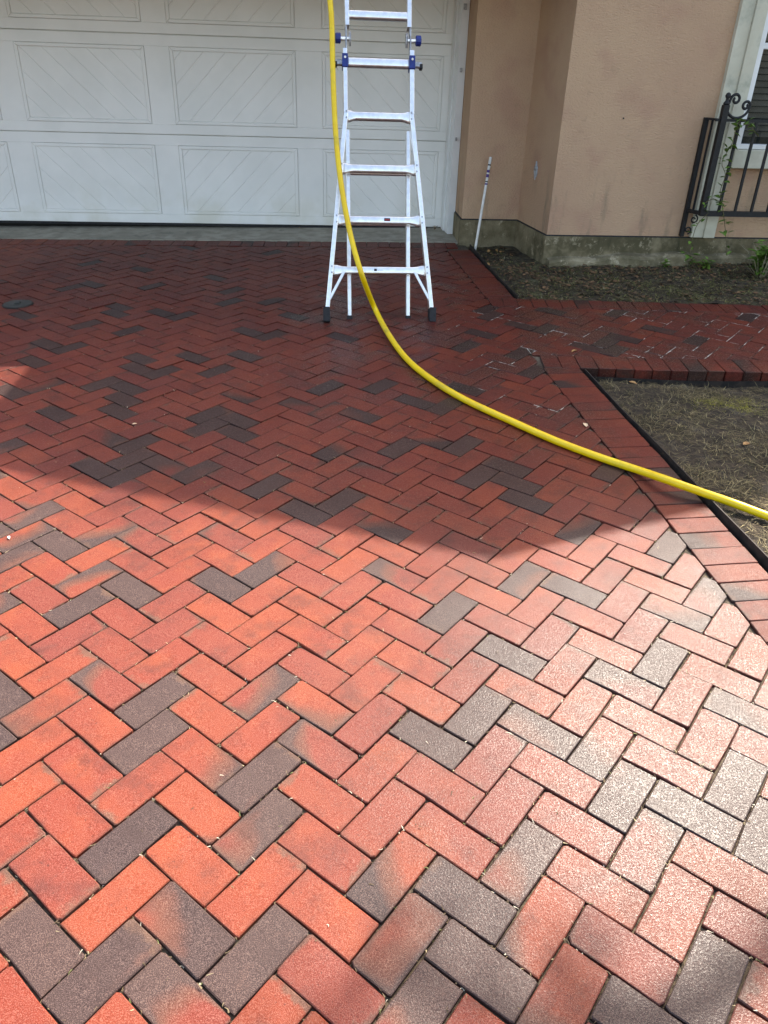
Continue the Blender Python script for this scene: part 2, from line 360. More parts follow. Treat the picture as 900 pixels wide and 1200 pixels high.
# dark and flashed bricks, read off the photograph brick by brick: (x, y, darkness)
DARK = [(147,987,1),(47,1107,.8),(127,1140,.72),(217,1087,.6),(277,1133,.85),(207,1163,.5),(283,927,.6),(283,990,.55),(20,980,.3),(143,902,.8),(318,911,.75),(325,960,.6),
(460,1023,.5),(477,1100,.5),(540,1053,.9),(553,1127,.9),(497,1173,.6),(627,1010,.6),(730,937,.7),(813,950,.9),(863,927,.9),(887,980,.9),(760,997,.4),(847,1143,.9),(613,1163,.8),(693,1193,.8),(653,1140,.35),
(90,708,.95),(150,688,.95),(77,647,.9),(20,647,.6),(103,673,.5),(260,682,.9),(13,813,.95),(180,820,.9),(50,830,.42),(283,820,.6),(3,860,.9),(240,887,.4),(120,800,.35),(290,673,.7),
(320,665,.7),(523,717,.9),(583,760,.9),(560,837,.9),(507,867,.9),(320,807,.5),(397,830,.42),(487,683,.45),(380,873,.35),(670,693,.85),(620,680,.6),(780,647,.9),(787,720,.5),(777,780,.95),(730,803,.5),(707,870,.5),(637,857,.6),(863,837,.6),(827,703,.5),
(53,397,.8),(37,418,.9),(73,413,.85),(163,417,.85),(157,428,.8),(190,433,.9),(223,423,.9),(230,417,.8),(260,432,.7),(287,413,.9),(110,457,.95),(150,452,.9),(143,463,.9),(137,478,.85),(63,477,.9),(13,455,.85),(53,450,.5),(160,515,.95),(110,505,.5),(157,533,.7),(110,545,1),(143,553,1),(193,538,.6),(243,545,.6),(247,483,.9),(243,498,.9),(283,493,.9),(280,507,.9),(280,460,.5),(37,600,.65),(30,617,.5),(63,627,.9),(123,617,.5),(7,527,.6),
(317,569,1),(360,597,1),(405,585,1),(397,528,.6),(385,456,1),(437,457,1),(340,470,.5),(372,487,.4),(432,490,.6),(447,610,.6),(408,560,.3),(480,472,.9),(515,480,.95),(470,525,.95),(537,527,.9),(542,457,.9),(508,511,.5),
(604,551,.95),(591,566,.95),(613,577,.9),(629,437,.95),(615,417,.9),(575,368,.85),(611,383,.9),(638,383,.9),(567,394,.9),(540,410,.8),(562,561,.9),(607,588,.9),(711,557,.95),(740,399,.9),(678,623,.6),
(673,401,.9),(711,397,.9),(749,397,.9),(722,412,.8),(575,392,.9),(568,362,.9),(821,395,.9),(877,369,.8),(651,367,.9),(719,367,.8),(779,390,.7),
(107,308,.9),(231,292,.9),(71,341,.8),(107,334,.8),(178,337,.9),(142,357,.9),(133,368,.85),(187,363,.9),(196,372,.9),(156,383,.9),(84,383,.8),(284,337,.9),(267,352,.9),(289,386,.85),(316,392,.9),(347,370,.8),(320,297,.8),(391,394,.9),(164,317,.8),(249,323,.8),(311,357,.7),(22,370,.8)]
dark = {}
for px, py, dv in DARK: dark[brick_at(*g2lat(g2(gnd(px, py))))] = dv
def tone_for(key, p):
    h = random.random
    if key in dark: d = dark[key]
    else:
        px, py = pj(gw(*p)); inside = -10 < px < 910 and 270 < py < 1210
        r = h(); d = 0.
        if inside: d = .30*h() if r < .22 else .10*h()
        else: d = .9 if r < .13 else .5 if r < .2 else .2*h()
    return (d, h(), h(), 1.)
GAP = .0013; TOP_CH = .0022
def round_corners(P, r=.006, jit=.0010):
    out = []; n = len(P)
    for i in range(n):
        a, b, c = P[i-1], P[i], P[(i+1) % n]
        l1, l2 = np.linalg.norm(b-a), np.linalg.norm(c-b); k1, k2 = (random.uniform(.5, 1.5) for _ in range(2))
        if random.random() < .08: k1, k2 = random.uniform(1.2, 2.6), random.uniform(1.2, 2.6)      # a knocked-off corner
        out.append(b+(a-b)/l1*min(r*k1, l1*.3)+rng.normal(0, jit, 2)); out.append(b+(c-b)/l2*min(r*k2, l2*.3)+rng.normal(0, jit, 2))
        if l2 > .16: out.append((b+c)/2+rng.normal(0, jit*1.1, 2))
    return np.array(out)
def brick_geo(P, ch=TOP_CH, depth=.062):
    """outline (ccw, brick-local) -> vertices and faces of a worn clay paver"""
    P = inset(P, random.uniform(0, .0013)); P = round_corners(P, .002+.0045*random.random()); n = len(P); I = inset(P, ch)
    zj = rng.normal(0, .0005, n)
    v = [(*p, -depth) for p in P]+[(*p, -ch*.8+z) for p, z in zip(P, zj)]+[(*p, 0.) for p in I]
    f = [tuple(range(2*n, 3*n))]
    for r in range(2):
        for i in range(n):
            j = (i+1) % n; f.append((r*n+i, r*n+j, r*n+n+j, r*n+n+i))
    return v, f
def brick_mesh(v, f, hl, hw, m='brick'):
    me = bpy.data.meshes.new('brick'); me.from_pydata(v, [], f); me.materials.append(M[m])
    uv = me.uv_layers.new(name='local')
    idx = np.empty(len(me.loops), int); me.loops.foreach_get('vertex_index', idx); va = np.array(v)
    uv.data.foreach_set('uv', np.stack([va[idx, 0]/hl, va[idx, 1]/hw], 1).ravel().astype(np.float32)); me.update(); return me
HL, HW = A-GAP, A/2-GAP
def rectP(hl, hw): return np.array([(-hl, -hw), (hl, -hw), (hl, hw), (-hl, hw)])
VAR = [brick_mesh(*brick_geo(rectP(HL, HW)), HL, HW) for _ in range(28)]
class Joined:
    def __init__(s): s.v = []; s.f = []; s.uv = []; s.c = []
    def add(s, v, f, T, hl, hw, tone):
        k = len(s.v); s.v += [tuple(T @ Vector(p)) for p in v]
        for q in f:
            s.f.append(tuple(i+k for i in q))
            for i in q: s.uv += [v[i][0]/hl, v[i][1]/hw]; s.c += list(tone)
    def build(s, name, parent):
        me = bpy.data.meshes.new(name); me.from_pydata(s.v, [], s.f); me.materials.append(M['brick_far'])
        me.uv_layers.new(name='local').data.foreach_set('uv', np.array(s.uv, np.float32))
        me.color_attributes.new('tone', 'FLOAT_COLOR', 'CORNER').data.foreach_set('color', np.array(s.c, np.float32))
        o = bpy.data.objects.new(name, me); col.objects.link(o); o.parent = parent; o['kind'] = 'stuff'; return o

# beds of sand under the bricks: the drive and the walk
FARX = 4.6; YB = -.9; XL = -4.3
def apron_y(X): return (apY-an[0]*X)/an[1]
dm = MB(); dm.slab([(XL, YB), (XE-.004, YB), (XE-.004, apron_y(XE)), (XL, apron_y(XL))], -.12, -.011, .002)
drive = dm.build('driveway', 'sand', M4=GM); drive['kind'] = 'structure'
def walk_y(X, p, d): return p[1]+(X-p[0])*d[1]/d[0]
wm = MB(); wm.slab([(XE, walk_y(XE, wn0, wd)+.02), (FARX, walk_y(FARX, wn0, wd)+.02), (FARX, walk_y(FARX, wf0, fd)-.02), (XE, walk_y(XE, wf0, fd)-.02)], -.12, -.008, .002)
walk = wm.build('walkway', 'sand_pale', M4=GM); walk['kind'] = 'structure'

pieces = []     # (polygon in ground coords, local frame centre, angle, key, owner, full?)
ex = np.array([1., 0.])
YWN = min(walk_y(XB, wn0, wd), walk_y(XE, wn0, wd))
for x in range(-75, 90):
    for y in range(-75, 90):
        c = (x-y) % 4
        if c == 0: key = ('h', x, y); ctr = lat2g(x+1, y+.5); ang = math.radians(45)
        elif c == 3: key = ('v', x, y); ctr = lat2g(x+.5, y+1); ang = math.radians(135)
        else: continue
        if not (XL-.2 < ctr[0] < FARX+.2 and YB-.2 < ctr[1] < 7.9): continue
        ca, sa = math.cos(ang), math.sin(ang); Rm = np.array([[ca, -sa], [sa, ca]])
        poly = [Rm@p+ctr for p in rectP(HL, HW)]
        full = area(poly)
        def near_ok(q): return all(wnn@p >= near_in+GAP for p in q)
        def far_ok(q): return all(fnn@p <= far_in-GAP for p in q)
        # part on the drive
        base = clip(clip(clip(poly, an, ap_in-GAP), -ex, -XL), np.array([0., -1.]), -YB)
        if len(base) < 3: continue
        joined_zone = near_ok(base) and far_ok(base)
        if joined_zone:
            p1 = base if ctr[0] < FARX else None
            owner = drive if ctr[0] < XB+.1 else walk
            if p1 is not None and area(p1) > .0012: pieces.append((p1, ctr, ang, key, owner, area(p1) > full-1e-6))
        else:
            p1 = clip(base, ex, XB-GAP)
            if area(p1) > .0010: pieces.append((p1, ctr, ang, key, drive, area(p1) > full-1e-6))
            p2 = clip(clip(clip(clip(base, -ex, -(XB+GAP)), -wnn, -(near_in+GAP)), fnn, far_in-GAP), ex, FARX)
            if area(p2) > .0010: pieces.append((p2, ctr, ang, key, walk, area(p2) > full-1e-6))
def visible_size(P):
    q = [pj(gw(*p)) for p in P]; q = np.array([(np.clip(a, 0, 900), np.clip(b, 0, 1200)) for a, b in q]); return area(q)
scored = [(visible_size(P) if (np.mean(P, 0)[1] > .2) else 0., i) for i, (P, *_) in enumerate(pieces)]
def pick(owner, n):
    s = sorted([t for t in scored if pieces[t[1]][4] is owner and t[0] > 0], reverse=True)[:n]; return {i for _, i in s}
single = pick(drive, 300) | pick(walk, 300)
joined = {drive: Joined(), walk: Joined()}
def place(P, ctr, ang, tone, owner, hl, hw, full, lone, name='brick', lift=0.):
    tilt = rng.normal(0, .0060, 2); dz = rng.normal(0, .0011)+lift
    T = Matrix.Translation((ctr[0], ctr[1], dz)) @ Matrix.Rotation(ang, 4, 'Z') @ Matrix.Rotation(tilt[0]*.6, 4, 'Y') @ Matrix.Rotation(tilt[1], 4, 'X')
    if full and hl == HL: me = random.choice(VAR)
    else:
        ca, sa = math.cos(-ang), math.sin(-ang); Rm = np.array([[ca, -sa], [sa, ca]])
        L = np.array([Rm@(np.array(p)-ctr) for p in P])
        # drop near-duplicate points that clipping can leave
        L = np.array([L[i] for i in range(len(L)) if np.linalg.norm(L[i]-L[i-1]) > .004])
        if len(L) < 3: return
        geo = brick_geo(L); me = brick_mesh(*geo, hl, hw, 'border' if name == 'border_brick' else 'brick') if lone else geo
    if lone:
        o = bpy.data.objects.new(name, me); col.objects.link(o); o.parent = owner; o.matrix_local = T; o.color = tone
    else:
        if not isinstance(me, tuple): me = ([tuple(q.co) for q in me.vertices], [tuple(q.vertices) for q in me.polygons])
        joined[owner].add(me[0], me[1], T, hl, hw, tone)
for i, (P, ctr, ang, key, owner, full) in enumerate(pieces):
    place(P, ctr, ang, tone_for(key, ctr), owner, HL, HW, full, i in single)
# border courses: bricks set side by side across the edge
dark_border = [(890, 737), (673, 467), (711, 557), (824, 422), (740, 410)]
dbg = [g2(gnd(*p)) for p in dark_border]
def course(p0, d, length, owner, inner, step=A-.0012, ends=None):
    """p0 start on the inner line, d direction along, inner = unit vector from inner line outward"""
    n = int(length/step); ang = math.atan2(inner[1], inner[0])
    for k in range(n):
        ctr = p0+d*(k+.5)*step+inner*BW/2
        hl, hw = BW/2-GAP*.6, step/2-GAP*.8
        e = inner; q = np.array([-e[1], e[0]])
        P = [ctr+e*sx*hl+q*sy*hw for sx, sy in ((-1, -1), (1, -1), (1, 1), (-1, 1))]
        if ends is not None:
            for (cn, cd) in ends: P = clip(P, cn, cd)
            if len(P) < 3 or area(P) < .002: continue
        px, py = pj(gw(*ctr))
        isd = any(np.linalg.norm(ctr-b) < .055 for b in dbg)
        tone = (.95 if isd else .12*random.random() if random.random() < .9 else .5, random.random(), random.random(), 1.)
        place(P, ctr, ang, tone, owner, hl, hw, False, True, 'border_brick', .0012)
yv = np.array([0., 1.])
course(np.array([XB, .2]), yv, walk_y(XB, wn0, wd)-.2+.11, drive, ex, ends=[(wnn, wnn@wn0-.003)])
course(np.array([XB, walk_y(XB, wf0, fd)-.06]), yv, apron_y(XB)-BW-walk_y(XB, wf0, fd)+.05, drive, ex, ends=[(-fnn, -(fnn@wf0)-.003), (an, ap_in-.003)])
course(np.array([XL, apron_y(XL)])-an*BW, ad, (XE-XL)/ad[0], drive, an, ends=[(ex, XE-.004), (-ex, 3.2)])
s0 = wnn*(near_in)+wd*(wd@np.array([XB+.0, walk_y(XB, wn0, wd)]))
course(wn0+wnn*BW+wd*(XB-XE), wd, 2.7, walk, -wnn, ends=[(-ex, -XB-.003)])
course(wf0-fnn*BW+fd*(XB-XE-.02), fd, 2.7, walk, fnn, ends=[(-ex, -XB-.003)])
for ow, nm in ((drive, 'brick_paving'), (walk, 'brick_paving')):
    if joined[ow].v: joined[ow].build(nm, ow)
# iron cleanout cover in the paving
cc = g2(gnd(21, 357)); cp = empty('cleanout_cover'); cp.matrix_world = GM @ Matrix.Translation((cc[0], cc[1], 0))
def disc(r, z0, z1, n=36, ch=.002): return MB().slab([(r*math.cos(2*math.pi*i/n), r*math.sin(2*math.pi*i/n)) for i in range(n)], z0, z1, ch)
disc(.098, -.04, .0055).build('rim', 'edging', cp); lid = disc(.088, .0, .009); lid.build('lid', 'cap', cp)
km = MB(); km.cbox((-.016, -.016, .006), (.016, .016, .018), .003); km.build('lifting_lug', 'cap', cp)
tag(cp, 'round dark cleanout cover set in the brick drive', 'drain cover')

# ------------------------------------------------------------------ planting beds
def nz(x, y, s, seed=0):
    return (np.sin(x*s*1.3+seed)*np.cos(y*s*1.7+seed*2.1)+.6*np.sin(x*s*2.9+y*s*2.3+seed*.7)+.4*np.cos(x*s*5.1-y*s*4.3+seed*1.9))/2
def bed(name, x0, x1, ylo, yhi, hfun, material, nx=110, ny=130):
    xs = np.linspace(x0, x1, nx); v = []; f = []
    for i, x in enumerate(xs):
        for j in range(ny):
            y = ylo(x)+(yhi(x)-ylo(x))*j/(ny-1); v.append((x, y, hfun(x, y)))
    for i in range(nx-1):
        for j in range(ny-1): f.append((i*ny+j, (i+1)*ny+j, (i+1)*ny+j+1, i*ny+j+1))
    m = MB(); m.add(v, f); o = m.build(name, material, smooth=True, M4=GM); o['kind'] = 'structure'; return o
XS = 1.599                                               # line of the steel edging
def strip_top(Y): return .029-.026*min(1, max(0, (Y-1.9)/1.4))
def h1(x, y):
    t = min(1., max(0., (y-1.5)/2.4)); near = strip_top(y)-.014
    b = near*(1-t)+(-.050)*t
    b = b-.020*min(1, (x-XS)/.8)
    dwn = y-walk_y(x, wn0, wd)
    if dwn > -.14: b -= .02*(1+dwn/.14)
    return b+.010*nz(x, y, 6)+.005*nz(x, y, 21, 3)
bed('grass_bed', XS+.004, FARX, lambda x: -.8, lambda x: walk_y(x, wn0, wd)-.004, h1, 'soil')
PL = [(1.338, 7.47), (1.328, 7.05), (1.828, 7.05), (1.908, 6.36), (6.9, 6.36)]    # footprint of the house front, world x, y
def h2(x, y):
    return -.022+.016*nz(x, y, 5, 1)+.006*nz(x, y, 19, 4)+.02*min(1., max(0., (x-1.7)/2))
bed('wall_bed', XS+.0, FARX, lambda x: walk_y(x, wf0, fd)+.008, lambda x: 7.2, h2, 'soil_dark')
# steel edging strips
def strip(name, pts, tops, lab, th=.005, depth=.10):
    m = MB(); n = len(pts); v = []
    d = np.array(pts[-1])-np.array(pts[0]); q = np.array([-d[1], d[0]])/np.linalg.norm(d)*th/2
    for p, z in zip(pts, tops):
        p = np.array(p); v += [(*(p-q), -depth), (*(p+q), -depth), (*(p+q), z), (*(p-q), z)]
    f = [(3, 2, 1, 0), tuple(4*(n-1)+i for i in range(4))]
    for i in range(n-1):
        for j in range(4): a, b = 4*i+j, 4*i+(j+1) % 4; f.append((a, b, b+4, a+4))
    m.add(v, f); o = m.build(name, 'edging', M4=GM); tag(o, lab, 'edging'); return o
ys = np.linspace(-.8, walk_y(XS, wn0, wd)-.006, 40)
strip('steel_edging', [(XS+.003*math.sin(y*2.2)+.002*math.sin(y*7), y) for y in ys], [strip_top(y)+.003*math.sin(y*3) for y in ys], 'dark steel edging strip between the drive border and the dry grass bed')
xs = np.linspace(XS+.01, FARX, 30)
strip('walk_edging', [(x, walk_y(x, wn0, wd)-.008) for x in xs], [-.048+.006*math.sin(x*5) for x in xs], 'dark steel edging along the walk above the dry grass bed')
ys = np.linspace(walk_y(XE, wf0, fd)+.02, 6.86, 20)
strip('bed_edging', [(XE+.010+.003*math.sin(y*4), y) for y in ys], [.018+.006*math.sin(y*3) for y in ys], 'dark edging strip between the drive and the leaf littered bed')

# ------------------------------------------------------------------ thatch, clippings and litter
def blades(name, pts, lens, cols, material, lab=None, flat=.35, wid=.0022, cat=None, azim=None, curl=1.1):
    """curved dry blades; pts in ground coordinates with z"""
    n = len(pts); v = np.zeros((n, 6, 3)); az = rng.uniform(0, 2*math.pi, n); el = np.abs(rng.normal(flat, .35, n)).clip(0.02, 1.4)
    bend = rng.normal(0, curl, n)
    if azim is not None: az = np.array(azim); bend = bend*.03; el = el*.1
    w_ = wid*rng.uniform(.6, 1.5, n); P = np.array(pts)
    p = P.copy()
    for k in range(3):
        a = az+bend*k/2; wv = np.stack([-np.sin(a), np.cos(a), np.zeros(n)], 1)*(w_*(1-.4*k))[:, None]
        v[:, 2*k] = p-wv; v[:, 2*k+1] = p+wv
        e = el*(1-.7*k); p = p+np.stack([np.cos(a)*np.cos(e), np.sin(a)*np.cos(e), np.sin(e)], 1)*(lens/2)[:, None]
    base = np.arange(n)[:, None]*6
    F_ = np.concatenate([base+np.array([0, 1, 3, 2]), base+np.array([2, 3, 5, 4])])
    me = bpy.data.meshes.new(name); me.from_pydata(v.reshape(-1, 3).tolist(), [], F_.tolist()); me.materials.append(M[material])
    c = np.ones((n, 6, 4)); c[:, :, :3] = cols[:, None, :]
    me.color_attributes.new('tone', 'FLOAT_COLOR', 'POINT').data.foreach_set('color', c.astype(np.float32).ravel())
    o = bpy.data.objects.new(name, me); col.objects.link(o); o.matrix_world = GM; o['kind'] = 'stuff'
    if lab: o['label'] = lab
    if cat: o['category'] = cat
    return o
pal = np.array([(.19, .15, .072), (.115, .09, .045), (.28, .22, .12), (.085, .085, .030), (.40, .33, .19), (.045, .034, .020)])
def bedpoints(n, x0, x1, ylo, yhi, hf, dens=None):
    out = []
    while len(out) < n:
        x = random.uniform(x0, x1); y = random.uniform(ylo(x), yhi(x))
        if dens and random.random() > dens(x, y): continue
        out.append((x, y, hf(x, y)+random.uniform(0, .006)))
    return out
pts = bedpoints(42000, XS+.02, 3.35, lambda x: 1.2, lambda x: walk_y(x, wn0, wd)-.05, h1, lambda x, y: min(1., max(.10, .45+.9*nz(x, y, 5.5, 5)+.35*nz(x, y, 14, 2))))
ci = rng.choice(6, len(pts), p=[.20, .27, .08, .18, .01, .26]); cc_ = pal[ci]*rng.uniform(.55, 1.25, (len(pts), 1))*np.array([.8+.45*nz(p[0], p[1], 3.5, 1) for p in pts])[:, None].clip(.4, 1.3)
moss = np.array([max(0, 1-((p[0]-2.25)**2/.09+(p[1]-3.42)**2/.02)) for p in pts])[:, None]*(rng.random((len(pts), 1)) < .8)
cc_ = cc_*(1-moss)+np.array((.24, .23, .02))*moss
blades('thatch', pts, rng.uniform(.010, .042, len(pts)), cc_, 'grass', 'matted dry grass in the bed beside the drive border', .22, .0009, 'grass')
pts = bedpoints(8000, XS+.02, 3.35, lambda x: 1.2, lambda x: walk_y(x, wn0, wd)-.05, lambda x, y: h1(x, y)+.006, lambda x, y: min(1., max(.22, .55+.6*nz(x, y, 5.5, 5)+.4*nz(x, y, 14, 2))))
blades('straw_strands', pts, rng.uniform(.022, .065, len(pts)), np.array([(.30, .245, .125)])*rng.uniform(.2, 1.0, (len(pts), 1)), 'grass', 'pale dry strands lying over the matted grass beside the drive border', .16, .0011, 'grass', None, .5)
pts = bedpoints(15000, XS+.03, 4.3, lambda x: walk_y(x, wf0, fd)+.02, lambda x: 6.34 if x > 1.9 else 6.98, h2, lambda x, y: .25+.75*max(0, nz(x, y, 4, 2)+.3)*(1.2-min(1, (y-5)/1.2)))
pal2 = np.array([(.16, .155, .045), (.12, .095, .045), (.25, .21, .10), (.075, .08, .022), (.34, .30, .19), (.025, .02, .013)])
ci = rng.choice(6, len(pts), p=[.24, .22, .12, .22, .03, .17])
blades('sparse_grass', pts, rng.uniform(.015, .05, len(pts)), pal2[ci]*rng.uniform(.6, 1.2, (len(pts), 1)), 'grass', 'thin grass and litter in the shady bed under the wall', .18, .0019, 'grass')
# clippings and straw caught in the joints of the paving
pts = []
allc = [(P, c) for P, c, *_ in pieces if .4 < c[1] < 5.6 and -1.6 < c[0] < 3.2]
while len(pts) < 9000:
    P, c = random.choice(allc); i = random.randrange(len(P)); a, b_ = np.array(P[i-1]), np.array(P[i])
    t = random.random()**random.choice((1, 3)); p = a+(b_-a)*t+rng.normal(0, .0022, 2)
    if random.random() > .35+.65*max(0, nz(p[0], p[1], 3.1, 8)+.35): continue
    pts.append((p[0], p[1], random.uniform(-.007, .0005)))
for _ in range(420):
    P, c = random.choice(allc); p = c+rng.normal(0, .06, 2); pts.append((p[0], p[1], .0016))
pj_ = np.array([(.34, .28, .17), (.16, .12, .07), (.07, .05, .03), (.46, .42, .33), (.12, .13, .05)])
ci = rng.choice(5, len(pts), p=[.16, .31, .32, .12, .09])
blades('straw_litter', pts, rng.uniform(.003, .014, len(pts))*np.where(np.arange(len(pts)) > 8999, 1.0, 1), pj_[ci]*rng.uniform(.7, 1.2, (len(pts), 1)), 'grass', 'dry clippings caught in the joints between the bricks', .06, .0012, 'clippings')
pts = []; azs = []
wall_c = [(P, c) for P, c, *_, in pieces if c[0] > .9 and 3.4 < c[1] < 5.6]
while len(pts) < 1500:
    P, c = random.choice(wall_c); i = random.randrange(len(P)); a, b_ = np.array(P[i-1]), np.array(P[i]); t = random.random()
    p = a+(b_-a)*t
    if random.random() > max(0, nz(p[0], p[1], 5, 3)*1.2-.05+.3*(p[0]-1.7)): continue
    e = b_-a; q = np.array([e[1], -e[0]])/np.linalg.norm(e)*.0022
    pts.append((p[0]+q[0], p[1]+q[1], -.0012)); azs.append(math.atan2(e[1], e[0]))
blades('joint_salt', pts, rng.uniform(.006, .045, len(pts)), np.array([(.50, .46, .39)])*rng.uniform(.6, 1.1, (len(pts), 1)), 'grass', 'pale grit showing in the joints of the wet walk', .02, .0024, 'grit', azs)
# sand and litter heaped at the joints where the corners of bricks meet
# ------------------------------------------------------------------ house
house = empty('house', (0, 7.75, .12))
hT = Matrix.Translation((0, -7.75, -.12))
def hp(mb, name, m, smooth=False, parent=None, **k):
    o = mb.build(name, m, None, smooth); o.parent = parent or house
    o.matrix_parent_inverse = Matrix.Identity(4)
    o.matrix_local = hT if parent is None else Matrix.Identity(4)
    return o
tag(house, 'pink stucco house with white garage door and concrete base', 'house')
WT = 2.62                                                 # top of the walls that stand under the low eave
def offs(P, d):                                          # offset polyline outward (towards the street)
    out = []; P = [np.array(p, float) for p in P]
    for i, p in enumerate(P):
        ns = []
        for a, b in ((i-1, i), (i, i+1)):
            if a >= 0 and b < len(P): e = P[b]-P[a]; e /= np.linalg.norm(e); ns.append(np.array([e[1], -e[0]]))
        k = sum(ns); k = k/ (k@ns[0]); out.append(p+d*k)
    return out
def wallstrip(P, z0, z1, th, m=None):
    m = m or MB(); A_ = [np.array(p) for p in P]; B_ = offs(P, -th)
    for i in range(len(A_)-1):
        v = [(*A_[i], z0), (*A_[i+1], z0), (*B_[i+1], z0), (*B_[i], z0), (*A_[i], z1), (*A_[i+1], z1), (*B_[i+1], z1), (*B_[i], z1)]
        m.add(v, [(0, 3, 2, 1), (4, 5, 6, 7), (0, 1, 5, 4), (2, 3, 7, 6)])
        if i == 0: m.add(v, [(3, 0, 4, 7)])
        if i == len(A_)-2: m.add(v, [(1, 2, 6, 5)])
    return m
ZP = .362
WX0, WX1, WZ0, WZ1 = 3.30, 4.42, 1.03, 2.40               # window opening
hp(wallstrip(PL[:4]+[(WX0, 6.36)], ZP, WT, .16), 'stucco_wall', 'stucco')
hp(MB().box((WX0, 6.36, ZP), (WX1, 6.52, WZ0)), 'sill_wall', 'stucco')
hp(MB().box((WX0, 6.36, WZ1), (WX1, 6.52, WT)), 'lintel_wall', 'stucco')
hp(MB().box((WX1, 6.36, ZP), (6.9, 6.52, WT)), 'stucco_wall', 'stucco')
plw = wallstrip(offs(PL, .014), -.15, ZP-.006, .16); hp(plw, 'plinth', 'plinth')
hp(wallstrip(offs(PL[:4]+[(6.9, 6.36)], .006), ZP-.006, ZP+.004, .15), 'drip_edge', 'rubber')
# rough footing ledge along the bay
fm = MB(); xs = np.linspace(1.93, 5.2, 46); v = []; f = []
for i, x in enumerate(xs):
    gzv = gz(x, 6.25); w_ = .085+.022*math.sin(x*5.1)+.012*math.sin(x*17); t_ = gzv+.045+.022*math.sin(x*2.4+1)+.010*math.sin(x*13)+.02*max(0, x-2.4)*.6
    yb = 6.346
    v += [(x, yb-w_, gzv-.14), (x, yb-w_, t_-.02), (x, yb-w_+.02, t_), (x, yb+.02, t_+.012), (x, yb+.02, gzv-.14)]
for i in range(len(xs)-1):
    for j in range(4): f.append((5*i+j, 5*i+j+1, 5*i+6+j, 5*i+5+j))
f += [(4, 3, 2, 1, 0), tuple(5*(len(xs)-1)+j for j in range(5))]
fm.add(v, [q[::-1] for q in f]); hp(fm, 'footing', 'footing')
# small grey repair patch on the side of the bay
pa = V3(*PL[2], 0); pb = V3(*PL[3], 0); pd = (pb-pa)/np.linalg.norm(pb-pa); pnn = V3(pd[1], -pd[0], 0)
hp(disc(.011, 0, .004, 10, .001) if False else MB().tube([(2.385, 6.362, 1.22), (2.385, 6.354, 1.22)], .006, 8), 'wall_hole', 'rubber')
tt = .43; pc = pa+(pb-pa)*tt
pm = MB(); n = 14
ov = [(math.cos(2*math.pi*i/n)*.034*(1+.25*math.sin(i*2.1)), math.sin(2*math.pi*i/n)*.062*(1+.2*math.cos(i*1.7))) for i in range(n)]
Tm = Matrix(((pd[0], 0, pnn[0], pc[0]), (pd[1], 0, pnn[1], pc[1]), (0, 1, 0, .80), (0, 0, 0, 1)))
pm.slab(ov, -.02, .006, .003, Tm); hp(pm, 'wall_patch', 'patch')
pm = MB(); pm.slab([(.02*math.cos(a), .018+.02*math.sin(a)) for a in np.linspace(0, 2*math.pi, 10, endpoint=False)], .0, .014, .003, Tm); hp(pm, 'patch_plug', 'alu_dull')

# garage door
YD = 7.75; DX0, DX1 = -3.86, 1.262; DZ = [.168, .924, 1.688, 2.452]
gd = hp(MB().box((DX0-.02, YD+.03, .17), (DX1+.02, YD+.05, 2.46)), 'garage_door', 'door')
Td = Matrix(((1, 0, 0, 0), (0, 0, -1, YD), (0, 1, 0, 0), (0, 0, 0, 1)))   # local x, z, depth towards the street
PCX = [-3.205, -1.925, -.645, .656]; PW = 1.072
for k in range(3):
    z0, z1 = DZ[k]+.003, DZ[k+1]-.003
    sm = MB(); pz0, pz1 = z0+.078, z1-.084
    # stiles and rails round four openings
    xsd = [DX0] + sum([[c-PW/2, c+PW/2] for c in PCX], []) + [DX1]
    sm.slab([(DX0, z0), (DX1, z0), (DX1, pz0), (DX0, pz0)], -.03, .0, .002, Td)
    sm.slab([(DX0, pz1), (DX1, pz1), (DX1, z1), (DX0, z1)], -.03, .0, .002, Td)
    for i in range(0, len(xsd), 2): sm.slab([(xsd[i], pz0), (xsd[i+1], pz0), (xsd[i+1], pz1), (xsd[i], pz1)], -.03, .0002, .002, Td)
    hp(sm, 'door_section', 'door', parent=gd)
    for j, c in enumerate(PCX):
        m = MB(); x0, x1 = c-PW/2+.0015, c+PW/2-.0015; q0, q1 = pz0+.0015, pz1-.0015
        # raised moulding
        r = .030
        for P in ([(x0, q0), (x1, q0), (x1-r, q0+r), (x0+r, q0+r)], [(x1, q0), (x1, q1), (x1-r, q1-r), (x1-r, q0+r)], [(x1, q1), (x0, q1), (x0+r, q1-r), (x1-r, q1-r)], [(x0, q1), (x0, q0), (x0+r, q0+r), (x0+r, q1-r)]):
            m.slab(P, -.03, .0065, .005, Td)
        # diagonal boards with open grooves
        fx0, fx1, fz0, fz1 = x0+r, x1-r, q0+r, q1-r; m.slab([(fx0, fz0), (fx1, fz0), (fx1, fz1), (fx0, fz1)], -.03, -.0042, .0005, Td)
        sg = 1 if j % 2 == 0 else -1
        nn = np.array([1., -sg*1.])/R2; cen = np.array([c, (fz0+fz1)/2]); st = .131; off = nn@cen+.03*sg
        for b in range(-8, 9):
            P = [(fx0, fz0), (fx1, fz0), (fx1, fz1), (fx0, fz1)]
            P = clip(P, nn, off+(b+1)*st-.0022); P = clip(P, -nn, -(off+b*st+.0022)) if len(P) > 2 else P
            if len(P) < 3 or area(P) < 4e-4: continue
            P = [P[i] for i in range(len(P)) if np.linalg.norm(np.array(P[i])-np.array(P[i-1])) > .004]
            if len(P) > 2: m.slab(P, -.0045, -.0005, .003, Td)
        hp(m, 'door_panel', 'door', parent=gd)
hp(MB().box((DX0, YD-.006, .150), (DX1, YD+.03, .1695)), 'door_seal', 'rubber', parent=gd)
